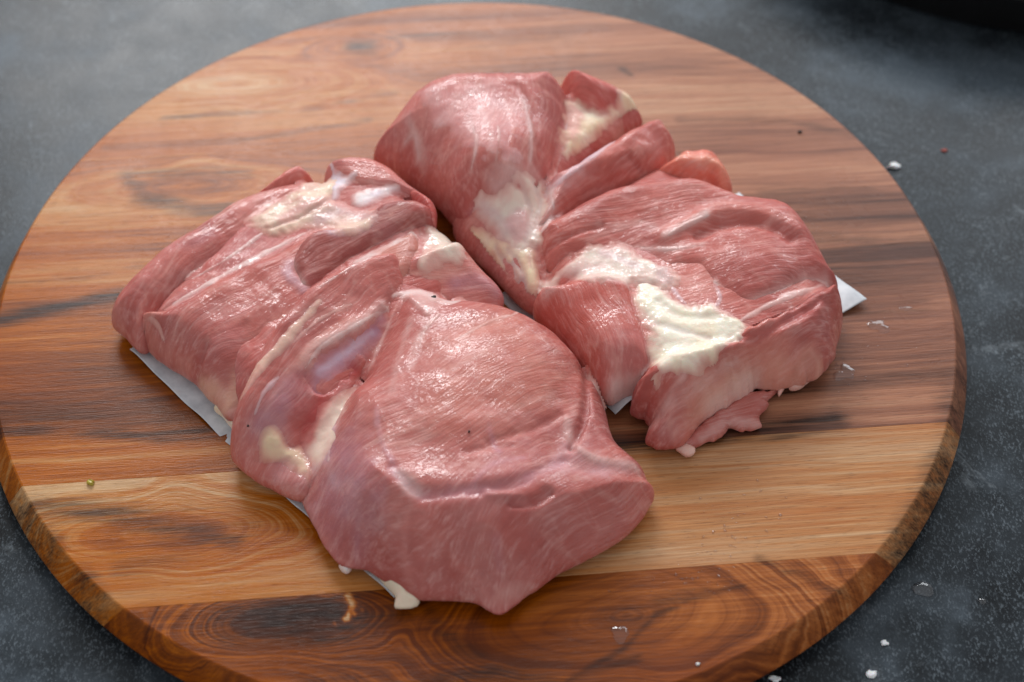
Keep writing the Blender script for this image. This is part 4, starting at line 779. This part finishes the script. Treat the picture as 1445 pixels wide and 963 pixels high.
def juice():
    rng = np.random.RandomState(7); V = []; F = []
    clusters = [(1040, 740, 60, 45, 60), (1000, 800, 40, 25, 20), (1180, 520, 30, 30, 25), (1150, 330, 30, 30, 18), (960, 830, 90, 20, 40), (250, 310, 40, 25, 25), (560, 90, 5, 5, 1), (1230, 500, 40, 40, 20)]
    for cx, cy, sx, sy, n in clusters:
        for _ in range(n):
            px, py = cx + rng.randn() * sx * 0.6, cy + rng.randn() * sy * 0.6
            p = W(px, py, 0); r = 0.25 + 0.5 * rng.rand() ** 2; b = len(V); e = 0.6 + 0.8 * rng.rand(); ro = rng.rand() * 3
            for k, (f, h) in enumerate(((1, 0), (0.75, 0.5), (0.35, 0.8))):
                for i in range(8):
                    a = i * math.pi / 4; x = r * e * f * math.cos(a); y = r / e * f * math.sin(a)
                    V.append(((p[0] + x * math.cos(ro) - y * math.sin(ro)), (p[1] + x * math.sin(ro) + y * math.cos(ro)), 0.05 + h * r * 0.7))
            for k in range(2):
                for i in range(8): j = (i + 1) % 8; F.append((b + k * 8 + i, b + k * 8 + j, b + k * 8 + 8 + j, b + k * 8 + 8 + i))
            F.append(tuple(b + 16 + i for i in range(8))); F.append(tuple(b + 7 - i for i in range(8)))
    o = mesh_obj('juice_droplets', np.array(V) / 1000, F, WATER); tag(o, 'fine spray of wet droplets scattered over the wooden board', 'droplets', kind='stuff')
juice()

def flake(name, px, py, r, z, mat, label, cat, seed, hz=0.6, group=None, lift=0.0):
    rng = np.random.RandomState(seed); p = W(px, py, z); n = 11
    V = []; rad = [r * (0.55 + 0.75 * rng.rand()) for _ in range(n)]
    for lv, f in ((0, 0.92), (0.5, 1.0), (1, 0.7)):
        for i in range(n):
            a = 2 * math.pi * i / n; V.append((rad[i] * f * math.cos(a), rad[i] * f * 0.8 * math.sin(a), lv * hz * (0.7 + 0.6 * rng.rand()) + (0 if lv else 0)))
    F = [(k * n + i, k * n + (i + 1) % n, (k + 1) * n + (i + 1) % n, (k + 1) * n + i) for k in range(2) for i in range(n)]
    F.append(tuple(2 * n + i for i in range(n))); F.append(tuple(range(n - 1, -1, -1)))
    o = mesh_obj(name, np.array(V) / 1000, F, mat, smooth=False); o.location = (p[0] / 1000, p[1] / 1000, (z + 0.05 + lift) / 1000)
    tag(o, label, cat, group); return o
t = NT('salt_flake'); t.P(Base_Color=(0.8, 0.82, 0.84, 1), Roughness=0.35, Subsurface_Weight=0.2, Subsurface_Scale=0.001); SALT = t.m
g = 'white salt flakes on the table'
flake('salt_flake', 1228, 952, 2.6, ZT, SALT, 'jagged white salt flake on the table below the drops, largest of two', 'salt flake', 1, 1.0, g)
flake('salt_flake', 1248, 908, 1.8, ZT, SALT, 'small white salt flake on the table between water drop and larger flake', 'salt flake', 2, 0.7, g)
flake('salt_flake', 1094, 960, 2.2, ZT, SALT, 'white salt flake on the table tucked close under the front rim', 'salt flake', 3, 0.9, g)
flake('salt_flake', 1261, 236, 2.6, ZT, SALT, 'white salt flake on the table touching the far rim of the board', 'salt flake', 4, 1.6, g)
flake('salt_flake', 985, 938, 0.8, 0, SALT, 'single white salt grain on the wood beyond the swirling knot', 'salt flake', 5, 0.6)
flake('meat_crumb', 1332, 213, 1.6, ZT, simple('red_crumb', lin(150, 60, 48), 0.5).m, 'tiny red crumb on the dark table beyond the board', 'crumb', 6, 0.7)
flake('seed', 128, 683, 1.6, 0, simple('seed_green', lin(176, 160, 60), 0.4).m, 'small yellow green seed lying on the pale plank', 'seed', 7, 1.5)
flake('pepper_speck', 1128, 187, 1.1, 0, simple('pepper', lin(40, 28, 24), 0.6).m, 'dark pepper speck on the wood far beyond the thighs', 'pepper', 8, 0.7)

def on_meat(px, py):
    bpy.context.view_layer.update()
    d = Vector(W(px, py, 0) - CAM).normalized()
    dg = bpy.context.evaluated_depsgraph_get()
    ok, loc, *_ = scene.ray_cast(dg, Vector(CAM / 1000), d)
    return loc
PEP = bpy.data.materials['pepper']
for i, (px, py, r, lb) in enumerate(((612, 420, 1.0, 'black pepper speck on the white membrane at the top of the front thigh'), (662, 610, 0.6, 'tiny dark speck in the middle of the smooth front thigh'), (350, 602, 0.5, 'tiny dark speck on the lilac fold beside the cream fat'))):
    l = on_meat(px, py); o = flake('pepper_speck', px, py, r, 0, PEP, lb, 'pepper', 20 + i, 0.7)
    o.location = l
